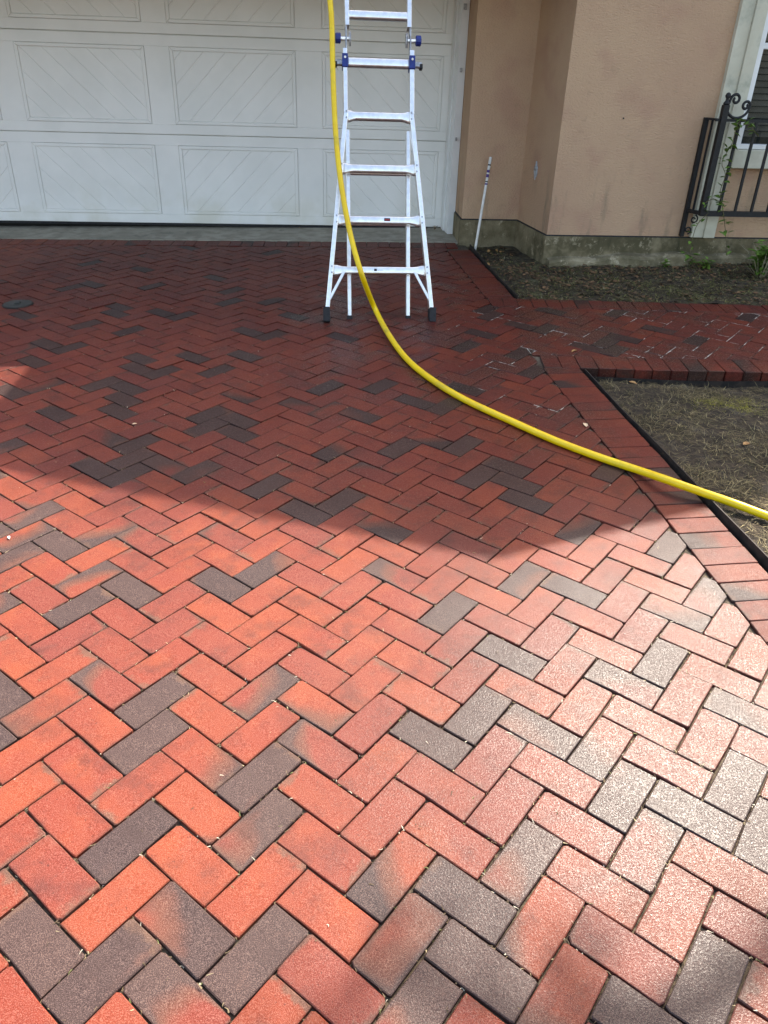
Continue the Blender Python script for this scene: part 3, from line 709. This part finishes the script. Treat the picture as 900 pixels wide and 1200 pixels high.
# casing beside the door: three stepped boards running out to the wall face
def casing(x0, x1, y0, y1, zb, name='door_casing'): return hp(MB().cbox((x0, y0, zb), (x1, y1, 2.52), .003), name, 'vinyl')
casing(1.255, 1.285, 7.60, 7.74, .155); casing(1.268, 1.30, 7.50, 7.60, .150); casing(1.272, 1.334, 7.445, 7.50, .150)
casing(-3.93, -3.855, 7.445, 7.74, .08)
hp(MB().box((-3.95, 7.445, 2.455), (1.334, 7.9, WT)), 'door_header', 'vinyl')
hp(MB().box((-3.95, YD+.06, .0), (1.4, YD+.2, 2.5)), 'garage_interior', 'dark')
hp(MB().box((-6.5, 7.05, -.2), (-3.93, 7.2, WT)), 'garage_wall', 'stucco')
hp(MB().box((-3.95, 7.2, -.2), (-3.93, 7.75, WT)), 'garage_return_wall', 'stucco')
for i, (z, s_) in enumerate(((1.95, .022), (1.499, .016), (.968, .013))):
    b = MB(); b.cbox((1.296-s_*.6, 7.430, z-s_), (1.296+s_*.6, 7.447, z+s_), .003); b.tube([(1.296, 7.432, z), (1.296, 7.416, z)], s_*.42, 8); hp(b, 'door_catch', 'alu_dull')
# concrete apron in front of the door
apm = MB(); a0 = gnd(0, 280); a1 = gnd(520, 284.5); e_ = (a1-a0)/(a1[0]-a0[0])
q = [a0+e_*(-4.3-a0[0]), a0+e_*(1.50-a0[0])]
def apz(x, y): return gz(x, y)+.006
v = [(-4.3, q[0][1]+.006, 0), (1.50, q[1][1]+.006, 0), (1.50, 7.9, 0), (-4.3, 7.9, 0)]
vv = [(x, y, gz(x, y)-.1) for x, y, _ in v]+[(x, y, gz(x, y)+.006 if y < 7.8 else .146+.004*(x > 0)-.0) for x, y, _ in v]
vv[6] = (1.50, 7.9, gz(1.5, 7.9)+.004); vv[7] = (-4.3, 7.9, gz(-4.3, 7.9)+.016)
apm.add(vv, [(4, 5, 6, 7), (0, 1, 5, 4), (1, 2, 6, 5), (3, 0, 4, 7), (2, 3, 7, 6)])
apo = apm.build('apron', 'concrete'); apo['kind'] = 'structure'

# window with stone surround, white frame, blind
tr = MB(); tr.cbox((3.105, 6.318, .366), (3.205, 6.36, 2.6), .004); hp(tr, 'window_surround', 'stone')
tr = MB(); tr.cbox((3.207, 6.300, .366), (3.298, 6.36, 2.6), .004); hp(tr, 'window_surround', 'stone')
tr = MB(); tr.cbox((4.42, 6.300, .366), (4.60, 6.36, 2.6), .004); hp(tr, 'window_surround', 'stone')
tr = MB(); tr.cbox((3.298, 6.288, .895), (4.42, 6.40, 1.028), .005); hp(tr, 'window_sill', 'stone')
win = hp(MB().box((WX0, 6.50, WZ0), (WX1, 6.515, WZ1)), 'window', 'dark')
fr = MB()
for a, b in (((WX0, 6.33, WZ0), (WX0+.05, 6.42, WZ1)), ((WX1-.05, 6.33, WZ0), (WX1, 6.42, WZ1)), ((WX0+.05, 6.33, WZ0), (WX1-.05, 6.42, WZ0+.035)), ((WX0+.05, 6.33, WZ1-.05), (WX1-.05, 6.42, WZ1)), ((WX0+.05, 6.36, 1.70), (WX1-.05, 6.41, 1.74))): fr.cbox(a, b, .004)
hp(fr, 'window_frame', 'vinyl', parent=win)
hp(MB().box((WX0+.05, 6.385, WZ0+.03), (WX1-.05, 6.389, WZ1-.04)), 'window_pane', 'glass', parent=win)
slat = None
for i in range(29):
    z = WZ0+.10+i*.043
    if z > WZ1-.07: break
    s_ = MB(); s_.add([(WX0+.06, 6.428, z-.016), (WX1-.06, 6.428, z-.016), (WX1-.06, 6.452, z+.018), (WX0+.06, 6.452, z+.018), (WX0+.06, 6.431, z-.018), (WX1-.06, 6.431, z-.018), (WX1-.06, 6.455, z+.016), (WX0+.06, 6.455, z+.016)], [(0, 1, 2, 3), (7, 6, 5, 4), (0, 4, 5, 1), (2, 6, 7, 3)])
    hp(s_, 'blind_slat', 'blind', parent=win)
# what stands above the frame and throws the shadow: low garage eave, upper gable wing
EY, EZ = 6.0, 2.39
rm = MB(); rs = .36
rm.add([(-7.2, EY, EZ), (1.7, EY, EZ), (1.7, 11.5, EZ+rs*(11.5-EY)), (-7.2, 11.5, EZ+rs*(11.5-EY)), (-7.2, EY, EZ-.10), (1.7, EY, EZ-.10), (1.7, 11.5, EZ-.1+rs*(11.5-EY)), (-7.2, 11.5, EZ-.1+rs*(11.5-EY))],
       [(0, 1, 2, 3), (7, 6, 5, 4), (0, 4, 5, 1), (1, 5, 6, 2), (2, 6, 7, 3), (3, 7, 4, 0)])
hp(rm, 'garage_roof', 'roof')
gu = MB(); gu.cbox((-7.2, EY-.07, EZ-.09), (1.7, EY-.002, EZ+.01), .01); hp(gu, 'gutter', 'vinyl')
# gable wing: silhouette found by tracing the shadow edge back towards the sun onto the gable plane
GY = 6.12
def up_to(p): p = np.asarray(p); return p+S*((GY-p[1])/S[1])
pk = up_to(gnd(578, 656)); le = up_to(gnd(0, 550)); re = up_to(gnd(845, 594))
ls = (pk[2]-le[2])/(pk[0]-le[0]); rsl = (re[2]-pk[2])/(re[0]-pk[0])
gc = gnd(38, 425)                                         # drive point under the shadow of the left eave line
k_ = S[2]/S[0]; xe = (gc[2]-k_*gc[0]-pk[2]+ls*pk[0])/(ls-k_); ze = pk[2]+ls*(xe-pk[0])
xr = 7.1; zr = pk[2]+rsl*(xr-pk[0])
prof = [(xe, ze), (pk[0], pk[2]), (xr, zr)]; T_ = .14; GB = 12.5
v = [(x, GY, z) for x, z in prof]+[(x, GY, z-T_) for x, z in prof]+[(x, GB, z) for x, z in prof]+[(x, GB, z-T_) for x, z in prof]
rm = MB(); rm.add(v, [(0, 1, 7, 6), (1, 2, 8, 7), (3, 9, 10, 4), (4, 10, 11, 5), (0, 3, 4, 1), (1, 4, 5, 2), (6, 7, 10, 9), (7, 8, 11, 10), (0, 6, 9, 3), (2, 5, 11, 8)])
hp(rm, 'gable_roof', 'roof')
wl = xe+.22; gwm = MB(); zz = lambda x: (pk[2]+ls*(x-pk[0]) if x < pk[0] else pk[2]+rsl*(x-pk[0]))-T_-.004
fp = [(wl, WT+.004), (6.9, WT+.004), (6.9, zz(6.9)), (pk[0], zz(pk[0])), (wl, zz(wl))]
gwm.add([(x, 6.365, z) for x, z in fp]+[(x, 12.2, z) for x, z in fp], [(0, 1, 2, 3, 4), (9, 8, 7, 6, 5)]+[(i, 5+i, 5+(i+1) % 5, (i+1) % 5) for i in range(5)])
hp(gwm, 'gable_wall', 'stucco')

# ------------------------------------------------------------------ ladder
TH = math.radians(21); lb = V3(.428, 4.852, gz(.428, 4.852))
lad = empty('ladder', lb)
La = V3(0, math.sin(TH), math.cos(TH)); Ln = V3(0, -math.cos(TH), math.sin(TH))  # along the ladder, towards the climber
tag(lad, 'aluminium folding ladder with blue hinge knobs standing on the wet bricks', 'ladder')
LT = Matrix(((1, 0, 0, 0), (0, Ln[1], La[1], 0), (0, Ln[2], La[2], 0), (0, 0, 0, 1)))  # local: x across, y towards climber, z along
def lp(mb, name, m, smooth=False): return mb.build(name, m, lad, smooth, LT)
def beam(m, p, q, wx, wy):
    """rectangular bar from p to q in ladder coordinates (x, y, s)"""
    p, q = np.array(p, float), np.array(q, float); c = .003
    pr = [(-wx/2+c, -wy/2), (wx/2-c, -wy/2), (wx/2, -wy/2+c), (wx/2, wy/2-c), (wx/2-c, wy/2), (-wx/2+c, wy/2), (-wx/2, wy/2-c), (-wx/2, -wy/2+c)]
    v = [(p[0]+a, p[1]+b, p[2]) for a, b in pr]+[(q[0]+a, q[1]+b, q[2]) for a, b in pr]
    m.add(v, [tuple(range(7, -1, -1)), tuple(range(8, 16))]+[(i, (i+1) % 8, 8+(i+1) % 8, 8+i) for i in range(8)]); return m
RS = [.31+.305*k for k in range(5)]                        # rung stations of the flared section
def half(s):                                               # half width of the flared rails
    return .342+(.203-.342)*s/1.24 if s < 1.24 else .203
for sg in (-1, 1):
    m = MB(); beam(m, (sg*half(.035), .0, .035), (sg*half(1.24), 0, 1.24), .027, .062); lp(m, 'rail', 'alu')
    m = MB(); beam(m, (sg*.205, .0, 1.236), (sg*.205, 0, 1.60), .027, .062); lp(m, 'rail', 'alu')
    m = MB(); beam(m, (sg*.190, -.072, .03), (sg*.190, -.072, 1.16), .024, .062); lp(m, 'sliding_rail', 'alu')
    # upper half above the hinge
    m = MB(); beam(m, (sg*.190, -.012, 1.735), (sg*.190, -.012, 2.86), .026, .058); lp(m, 'extension_rail', 'alu')
    # shoes
    m = MB(); m.cbox((-.021, -.044, -.012), (.021, .044, .082), .006, Matrix.Translation((sg*half(.02), 0, 0))); lp(m, 'shoe', 'rubber')
    m = MB(); m.cbox((-.0165, -.036, -.034), (.0165, .036, .036), .004, Matrix.Translation((sg*.190, -.072, 0))); lp(m, 'sliding_shoe', 'rubber')
    # diagonal brace at the foot
    m = MB(); beam(m, (sg*(half(.13)-.004), .020, .125), (sg*.225, .020, .30), .022, .006); lp(m, 'brace', 'alu')
    m = MB(); m.tube([(sg*(half(.13)-.006), .022, .132), (sg*(half(.13)-.006), .028, .132)], .006, 8); lp(m, 'rivet', 'alu_dull')
    # hinge: two plates, pin and knob
    m = MB()
    prof_ = [(math.cos(a)*.030, 1.665+math.sin(a)*.042) for a in np.linspace(0, 2*math.pi, 16, endpoint=False)]
    for xo in (.168, .176):
        n = 16; v = [(sg*xo, a, b) for a, b in prof_]+[(sg*(xo+.004), a, b) for a, b in prof_]
        m.add(v, [tuple(range(n)), tuple(range(2*n-1, n-1, -1))]+[(i, n+i, n+(i+1) % n, (i+1) % n) for i in range(n)])
    beam(m, (sg*.196, -.006, 1.57), (sg*.196, -.006, 1.76), .012, .036); lp(m, 'hinge', 'alu_dull')
    m = MB(); m.tube([(sg*.17, 0, 1.665), (sg*.236, 0, 1.665)], .0105, 10); lp(m, 'hinge_pin', 'alu')
    m = MB(); m.tube([(sg*.229, 0, 1.665), (sg*.232, 0, 1.665), (sg*.258, 0, 1.665), (sg*.262, 0, 1.665)], [.024, .029, .029, .023], 12); lp(m, 'knob', 'blue')
    # slide lock
    m = MB(); m.cbox((-.0175, -.036, -.038), (.0175, .038, .040), .004, Matrix.Translation((sg*.205, 0, RS[4]))); lp(m, 'lock_collar', 'blue')
    m = MB(); m.tube([(sg*.205, .037, RS[4]+.016), (sg*.205, .042, RS[4]+.016)], .007, 8); lp(m, 'rivet', 'white')
    m = MB(); m.cbox((-.022, -.014, -.016), (.022, .014, .016), .004, Matrix.Translation((sg*.244, 0, RS[4]-.002))); lp(m, 'lock_bar', 'alu_dull')
    m = MB(); m.cbox((-.009, -.018, -.022), (.009, .018, .008), .004, Matrix.Translation((sg*.262, 0, RS[4]-.006))); lp(m, 'lock_grip', 'iron')
def rung(s, hw, name, flare, h=.030, d=.030, y=.0):
    """rung: a flattened tube that widens into gussets where it meets the rails"""
    m = MB(); st = [(-1, flare), (-.90, flare*.86), (-.80, .25*flare), (-.70, 0), (.70, 0), (.80, .25*flare), (.90, flare*.86), (1, flare)]
    n = 12; v = []
    for t, fl in st:
        for i in range(n):
            a = 2*math.pi*(i+.5)/n; sx = math.copysign(abs(math.cos(a))**.35, math.cos(a)); sy = math.copysign(abs(math.sin(a))**.35, math.sin(a))
            v.append((t*hw, y+sx*(d/2)*(1-.25*(fl > 0)), s+sy*(h/2+fl)))
    f = [tuple(range(n)), tuple(range(8*n-1, 7*n-1, -1))]
    for k in range(7):
        for i in range(n): f.append((k*n+i, (k+1)*n+i, (k+1)*n+(i+1) % n, k*n+(i+1) % n))
    m.add(v, f); return lp(m, name, 'alu', True)
for k, s_ in enumerate(RS):
    rung(s_, half(s_)-.006, 'rung', .012 if k < 4 else 0., .044 if k < 4 else .048, .046)
    if k < 4:
        for sg in (-1, 1):
            for dz in (-.017, .020):
                m = MB(); m.tube([(sg*(half(s_)-.004), .030, s_+dz), (sg*(half(s_)-.004), .0345, s_+dz)], .0055, 8); lp(m, 'rivet', 'alu_dull')
for s_ in (1.80, 2.105, 2.41, 2.715): rung(s_, .186, 'extension_rung', 0., .044, .046, -.012)
for s_ in (.34, .645, .95): rung(s_-.030, .186, 'sliding_rung', 0., .034, .034, -.072)
# maker's stickers on two rungs
m = MB(); m.box((.030, .0235, RS[1]-.008), (.068, .0242, RS[1]+.010)); lp(m, 'sticker', 'rubber')
m = MB(); m.box((.034, .0243, RS[1]-.004), (.064, .0247, RS[1]+.004)); lp(m, 'sticker_print', 'redprint')
m = MB(); m.box((-.035, .0235, RS[0]-.006), (-.018, .0242, RS[0]+.008)); lp(m, 'sticker', 'rubber')
for i in range(9):
    m = MB(); m.box((-.013+i*.0042, .0235, RS[0]-.002), (-.0105+i*.0042, .0241, RS[0]+.004-.002*(i % 3))); lp(m, 'sticker_letter', 'alu_dull')

# ------------------------------------------------------------------ yellow hose: down from the gutter, over the bricks, onto the bed
HR = .0165
def depth_at(px, py, y): return ply(px, py, y)
key = [V3(.10, 5.985, 2.425), V3(.095, 5.86, 2.375), V3(.09, 5.72, 2.20)]
for px, py, y in ((387.5, 8, 5.50), (390, 80, 5.36), (393, 150, 5.20), (399, 210, 5.03), (410, 272, 4.86), (424, 322, 4.69)): key.append(ply(px, py, y))
for px, py, h in ((440, 363, .075), (458, 396, .028), (480, 424, HR), (512, 449, HR), (548, 470, HR), (600, 494, HR), (650, 516, HR), (700, 535, HR), (745, 550, HR+.004)): key.append(gnd(px, py, h))
key.append(gnd(783, 563, .032+HR)); key.append(gnd(820, 576, .024+HR)); key.append(gnd(860, 590, .014)); key.append(gnd(905, 607, .008))
e2 = key[-1]; key += [e2+V3(.22, -.26, -.002), e2+V3(.5, -.5, 0.), e2+V3(.9, -.66, 0.)]
key = [V3(.12, 8.2, EZ+rs*2.2+.018), V3(.10, 7.0, EZ+rs+.018), V3(.10, 6.35, EZ+rs*.35+.018)]+key
def catmull(K, n=10):
    out = []; K = [K[0]]+K+[K[-1]]
    for i in range(1, len(K)-2):
        a, b, c, d = K[i-1:i+3]
        for j in range(n):
            t = j/n; out.append(.5*(2*b+(c-a)*t+(2*a-5*b+4*c-d)*t*t+(3*b-a-3*c+d)*t**3))
    out.append(K[-2]); return out
hs = MB(); hs.tube(catmull(key), HR, 14); ho = hs.build('hose', 'hose', smooth=True)
tag(ho, 'thick yellow hose hanging past the ladder and curving over the bricks', 'hose')

# ------------------------------------------------------------------ white stake by the plinth
sb = gnd(557, 291.5); stt = ply(575, 184, 6.98); d_ = (stt-sb); L_ = np.linalg.norm(d_); d_ /= L_
stk = empty('stake', sb); q_ = Vector(d_).to_track_quat('Z', 'Y').to_matrix().to_4x4()
def sp(mb, name, m): return mb.build(name, m, stk, True, q_)
mm = MB(); mm.tube([(0, 0, -.05), (0, 0, .02), (0, 0, L_*.5), (0, 0, L_)], .0115, 12); sp(mm, 'pole', 'white')
for z0, z1, m_ in ((.62, .635, 'purple'), (.645, .655, 'iron'), (.69, .72, 'purple'), (.735, .76, 'purple'), (.80, .812, 'iron')):
    z0, z1 = z0/.88*L_, z1/.88*L_
    mm = MB(); n = 13; v = []
    for z in (z0, z1):
        for i in range(n): a = i*2*math.pi/(n-1); v.append((.0119*math.cos(a), .0119*math.sin(a), z))
    mm.add(v, [(i, i+1, n+i+1, n+i) for i in range(n-1)]); sp(mm, 'print_mark', m_)
tag(stk, 'thin white stake with purple print leaning by the concrete base', 'stake')

# ------------------------------------------------------------------ iron window guard
rail = empty('window_guard', (3.08, 6.18, .57)); rO = Matrix.Translation((-3.08, -6.18, -.57))
def rp(mb, name, sm=False): return mb.build(name, 'iron', rail, sm, rO)
tag(rail, 'black iron window guard with scrolls in front of the stone surround', 'railing')
YF, YW = 6.18, 6.335; ZB, ZT = .575, 1.235; XR = 4.62; XLg = 3.03
def bar(x0, y0, z0, x1, y1, z1, wd_): 
    m = MB()
    p, q = V3(x0, y0, z0), V3(x1, y1, z1); d = Vector(q-p); Lq = d.length
    T = Matrix.Translation(p) @ d.to_track_quat('Z', 'Y').to_matrix().to_4x4()
    m.cbox((-wd_/2, -wd_/2, 0), (wd_/2, wd_/2, Lq), .002, T); return m
rp(bar(XLg, YF+.0, ZT, XR, YF, ZT, .020), 'top_rail'); rp(bar(XLg+.04, YF, ZB, XR, YF, ZB, .038), 'bottom_rail')
rp(bar(XLg, YW, ZT, XLg+.045, YF+.012, ZT, .016), 'return_rail'); rp(bar(XLg, YW, ZB, XLg+.045, YF+.012, ZB, .026), 'return_rail')
rp(bar(XLg, YW, ZP+.012, XLg, YW, ZT+.008, .032), 'wall_post'); rp(bar(XLg+.018, 6.262, ZB, XLg+.018, 6.262, ZT, .013), 'baluster')
rp(bar(3.085, YF, ZB-.015, 3.085, YF, 1.335, .044), 'corner_post')
m = MB(); zz0 = 1.335
m.tube([(3.085, YF, zz0), (3.085, YF, zz0+.012), (3.085, YF, zz0+.026), (3.085, YF, zz0+.040), (3.085, YF, zz0+.058), (3.085, YF, zz0+.074), (3.085, YF, zz0+.082)], [.020, .024, .012, .011, .021, .016, .004], 12); rp(m, 'finial', True)
x = 3.085+.135
while x < XR: rp(bar(x, YF, ZB, x, YF, ZT, .018), 'baluster'); x += .135
def spiral(c, r0, r1, a0, turns, n=34): return [V3(c[0]+(r0+(r1-r0)*t)*math.cos(a0+turns*2*math.pi*t), YF, c[1]+(r0+(r1-r0)*t)*math.sin(a0+turns*2*math.pi*t)) for t in np.linspace(0, 1, n)]
# C scroll beside the post head: two curls joined by a belly
bel = [V3(3.185+.085*math.cos(a), YF, 1.325+.075*math.sin(a)) for a in np.linspace(math.radians(150), math.radians(372), 26)]
c1 = spiral((3.150, 1.372), .040, .012, math.radians(190), -1.15); c2 = spiral((3.240, 1.332), .034, .010, math.radians(0), 1.15)
m = MB(); m.tube(c1[::-1][:-1]+bel[1:-1]+c2, .010, 8); rp(m, 'scroll', True)
c3 = spiral((3.075, .515), .034, .008, math.radians(80), -1.2); c4 = spiral((3.062, .425), .030, .008, math.radians(280), 1.2)
m = MB(); m.tube([p+V3(0, .09, 0) for p in c3], .006, 8); rp(m, 'bracket_scroll', True)
m = MB(); m.tube([p+V3(0, .13, 0) for p in c4], .006, 8); rp(m, 'bracket_scroll', True)

# ------------------------------------------------------------------ vine and weeds
def leafgeo(m, p, L, ang, tilt, roll=0.):
    p = np.array(p); T = Matrix.Translation(p) @ Matrix.Rotation(ang, 4, 'Z') @ Matrix.Rotation(-tilt, 4, 'Y') @ Matrix.Rotation(roll, 4, 'X')
    w_ = L*.27
    m.add([(0, 0, 0), (L*.25, -w_*.8, .06*L), (L*.25, 0, 0), (L*.25, w_*.8, .06*L), (L*.62, -w_*.8, .05*L), (L*.62, 0, -.03*L), (L*.62, w_*.8, .05*L), (L, 0, -.10*L)],
          [(0, 1, 2), (0, 2, 3), (1, 4, 5, 2), (2, 5, 6, 3), (4, 7, 5), (5, 7, 6)], T)
vine = empty('vine', (3.2, 6.2, gz(3.2, 6.2))); vI = Matrix.Translation((-3.2, -6.2, -gz(3.2, 6.2)))
tag(vine, 'leafy green vine climbing the black iron window guard', 'vine')
stem1 = [ply(*p) for p in ((852, 300, 6.12), (850, 270, 6.15), (847, 245, 6.16), (844, 225, 6.165), (850, 205, 6.165), (846, 190, 6.165), (858, 168, 6.16), (862, 152, 6.155), (868, 140, 6.15))]
stem2 = [ply(*p) for p in ((846, 238, 6.165), (836, 233, 6.15), (826, 238, 6.14))]
stem3 = [ply(*p) for p in ((862, 152, 6.155), (876, 146, 6.14), (889, 160, 6.13))]
stem4 = [ply(*p) for p in ((808, 302, 6.15), (812, 278, 6.16), (818, 262, 6.16), (830, 250, 6.15))]
m = MB()
for st in (stem1, stem2, stem3, stem4): m.tube(catmull(st, 4), .0026, 6)
m.build('stem', 'stem', vine, True, vI)
for st, n, L_l in ((stem1, 70, .060), (stem2, 12, .05), (stem3, 16, .06), (stem4, 14, .055)):
    c = catmull(st, 6)
    for i in range(n):
        p = c[random.randrange(len(c))]+rng.normal(0, .012, 3)*V3(1, .6, 1)
        m = MB(); leafgeo(m, p, L_l*random.uniform(.6, 1.2), random.uniform(0, 6.28), random.uniform(-.5, .7), random.uniform(-.5, .5)); m.build('leaf', 'leaf', vine, False, vI)
def weed(p, n, h, lab, name='weed', blade=0):
    e = empty(name, p); tag(e, lab, 'plant'); m = MB()
    for i in range(n):
        a = random.uniform(0, 6.28); hh = h*random.uniform(.6, 1.1); lean = random.uniform(.1, .5)
        top = V3(math.cos(a)*hh*lean, math.sin(a)*hh*lean, hh); m.tube([V3(0, 0, -.02), top*.5+V3(0, 0, .03*h), top], [.002, .0018, .001], 5)
        for t in np.linspace(.3, 1, 8):
            lf = MB(); leafgeo(lf, top*t, .062*random.uniform(.7, 1.3)*(h/.12)**.5, random.uniform(0, 6.28), random.uniform(-.2, .6)); lf.build('leaf', 'leaf', e)
    m.build('stem', 'stem', e)
    if blade:
        b = MB()
        for i in range(blade):
            a = random.uniform(0, 6.28); L = h*random.uniform(1.0, 1.9); e1 = random.uniform(.5, 1.3); p0 = V3(math.cos(a), math.sin(a), 0)*.02
            d1 = V3(math.cos(a)*math.cos(e1), math.sin(a)*math.cos(e1), math.sin(e1)); q1 = p0+d1*L*.5; q2 = q1+(d1-V3(0, 0, .5))*L*.4
            wv = V3(-math.sin(a), math.cos(a), 0)*.004; b.add([p0-wv, p0+wv, q1+wv, q1-wv, q2], [(0, 1, 2, 3), (3, 2, 4)])
        b.build('dry_blade', 'dryblade', e)
M['dryblade'] = simple('dry_blade', (.20, .19, .11), (.32, .29, .19), 20, .8)
weed(gnd(890, 327, -.02), 16, .24, 'bushy green plant with dry blades beside the footing', 'shrubby_plant', 46)
weed(gnd(806, 312, -.02), 3, .11, 'small green weed at the base of the vine')
weed(gnd(826, 317, -.02), 4, .10, 'low spreading green weed close to the footing ledge')
weed(gnd(777, 314, -.02), 2, .06, 'tiny green weed beside the footing')
# fallen leaves
def fallen(px, py, L, m_, lab, h=.004, grp=None):
    p = gnd(px, py, h); m = MB(); leafgeo(m, (0, 0, 0), L, random.uniform(0, 6.28), .05, .1)
    v0 = m.v[:]; n = len(v0)                                  # give the leaf thickness
    m.v += [(a, b, c-.0012) for a, b, c in v0]; m.f += [tuple(i+n for i in q)[::-1] for q in m.f]
    o = m.build('fallen_leaf', m_); o.location = p; tag(o, lab, 'leaf', grp); return o
fallen(687, 500, .050, 'paleleaf', 'pale fallen leaf on the bricks next to the border course')
fallen(871, 521, .050, 'dryleaf', 'orange brown leaf lying on the dry grass bed', -.030)
fallen(676, 410, .052, 'dryleaf', 'tan fallen leaf on the walk near the corner of the bed')
fallen(737, 447, .05, 'dryleaf', 'curled tan leaf on the dry grass just under the walk edge', -.055)
fallen(155, 497, .022, 'paleleaf', 'small pale chip on the shaded bricks')
fallen(10, 628, .022, 'white', 'small white fleck on the sunlit bricks')
ll = MB()
for i in range(2600):
    X = random.uniform(1.66, 4.2); Y = random.uniform(walk_y(X, wf0, fd)+.05, 6.25)
    if random.random() > .35+.65*max(0, nz(X, Y, 3, 9)+.2)+.3*(Y > 5.7): continue
    leafgeo(ll, gw(X, Y, h2(X, Y)+.008), random.uniform(.014, .050), random.uniform(0, 6.28), random.uniform(-.2, .3), random.uniform(-.5, .5))
lo_ = ll.build('leaf_litter', 'brownleaf'); tag(lo_, 'crumbled dead leaves strewn over the shady bed under the wall', 'leaf litter', None, 'stuff')
lg = 'brown leaves littering the corner by the stake'
for i in range(70):
    X = random.uniform(1.64, 2.05); Y = random.uniform(6.0, 6.95)
    if Y > 6.9 or X > 1.93: continue
    p = gw(X, Y, h2(X, Y)+.012); m = MB(); leafgeo(m, (0, 0, 0), random.uniform(.03, .06), random.uniform(0, 6.28), random.uniform(-.3, .4), random.uniform(-.5, .5))
    o = m.build('litter_leaf', random.choice(('brownleaf', 'brownleaf', 'brownleaf', 'brownleaf', 'dryleaf'))); o.location = p; tag(o, 'brown dead leaf in the corner between edging and plinth', 'leaf', lg)
for i in range(14):
    x = 1.02+.2*random.random() if i < 10 else random.uniform(-.3, .5); y = random.uniform(7.60, 7.72)
    m = MB(); leafgeo(m, (0, 0, 0), random.uniform(.025, .05), random.uniform(0, 6.28), random.uniform(-.2, .3), random.uniform(-.4, .4))
    o = m.build('litter_leaf', random.choice(('brownleaf', 'dryleaf'))); o.location = (x, y, gz(x, y)+.018); tag(o, 'dead leaf blown against the bottom of the garage door', 'leaf', 'dead leaves at the garage door')

# ------------------------------------------------------------------ tree behind the house: one bough reaches over the gable and drops soft leaf shadows on the drive
tree = empty('tree', (9.6, 9.6, gz(9.6, 9.6)-.16)); tI = Matrix.Translation((-9.6, -9.6, -tree.location[2]))
tag(tree, 'tall leafy tree behind the house with a bough reaching over the gable roof', 'tree')
tr = MB(); tr.tube([(9.6, 9.6, -.1), (9.62, 9.55, 1.5), (9.5, 9.6, 3.4), (9.6, 9.5, 5.2), (9.5, 9.6, 6.6)], [.21, .17, .145, .11, .05], 12)
for i in range(9):
    a = i*2.4; z = 4.0+i*.3; tr.tube([(9.55, 9.55, z), (9.55+.7*math.cos(a), 9.55+.7*math.sin(a), z+.55), (9.55+1.35*math.cos(a), 9.55+1.35*math.sin(a), z+.9)], [.06, .04, .015], 7)
tr.build('trunk', 'trunk', tree, True, tI)
lv = MB()
for i in range(5200):
    d = rng.normal(0, 1, 3); d /= np.linalg.norm(d); r = 1.75*random.random()**.45*(1+.22*math.sin(4*d[0]+1)*math.cos(5*d[1]))
    if nz(d[0]*r*1.3, d[1]*r*1.3+d[2]*r, 2.3, 6) < -.28: continue
    leafgeo(lv, V3(9.5, 9.55, 6.2)+d*r*V3(1, 1, .95), random.uniform(.08, .15), random.uniform(0, 6.28), random.uniform(-.6, .6), random.uniform(-.6, .6))
lv.build('crown', 'leaf', tree, False, tI)
spots = [(905, 1112, .060, 16), (672, 1108, .050, 14), (760, 1180, .03, 5), (575, 1165, .055, 12), (476, 1100, .040, 10), (432, 1184, .055, 15), (330, 1215, .04, 8)]
tips = [gnd(px, py)+S*(9.2+.15*math.sin(px)) for px, py, r, n in spots]
bo = MB(); main = [V3(9.5, 9.55, 5.6), V3(8.2, 8.4, 6.5), V3(6.6, 7.4, 7.0)]+[p+V3(0, .05, .10) for p in tips]
bo.tube(catmull(main, 6), list(np.linspace(.055, .005, (len(main)-1)*6+1)), 7); bo.build('bough', 'trunk', tree, True, tI)
bl = MB()
for p, (px, py, r, n) in zip(tips, spots):
    for i in range(n): leafgeo(bl, p+rng.normal(0, r*.8, 3), random.uniform(.045, .075), random.uniform(0, 6.28), random.uniform(-.4, .6), random.uniform(-.5, .5))
bl.build('bough_leaves', 'leaf', tree, False, tI)
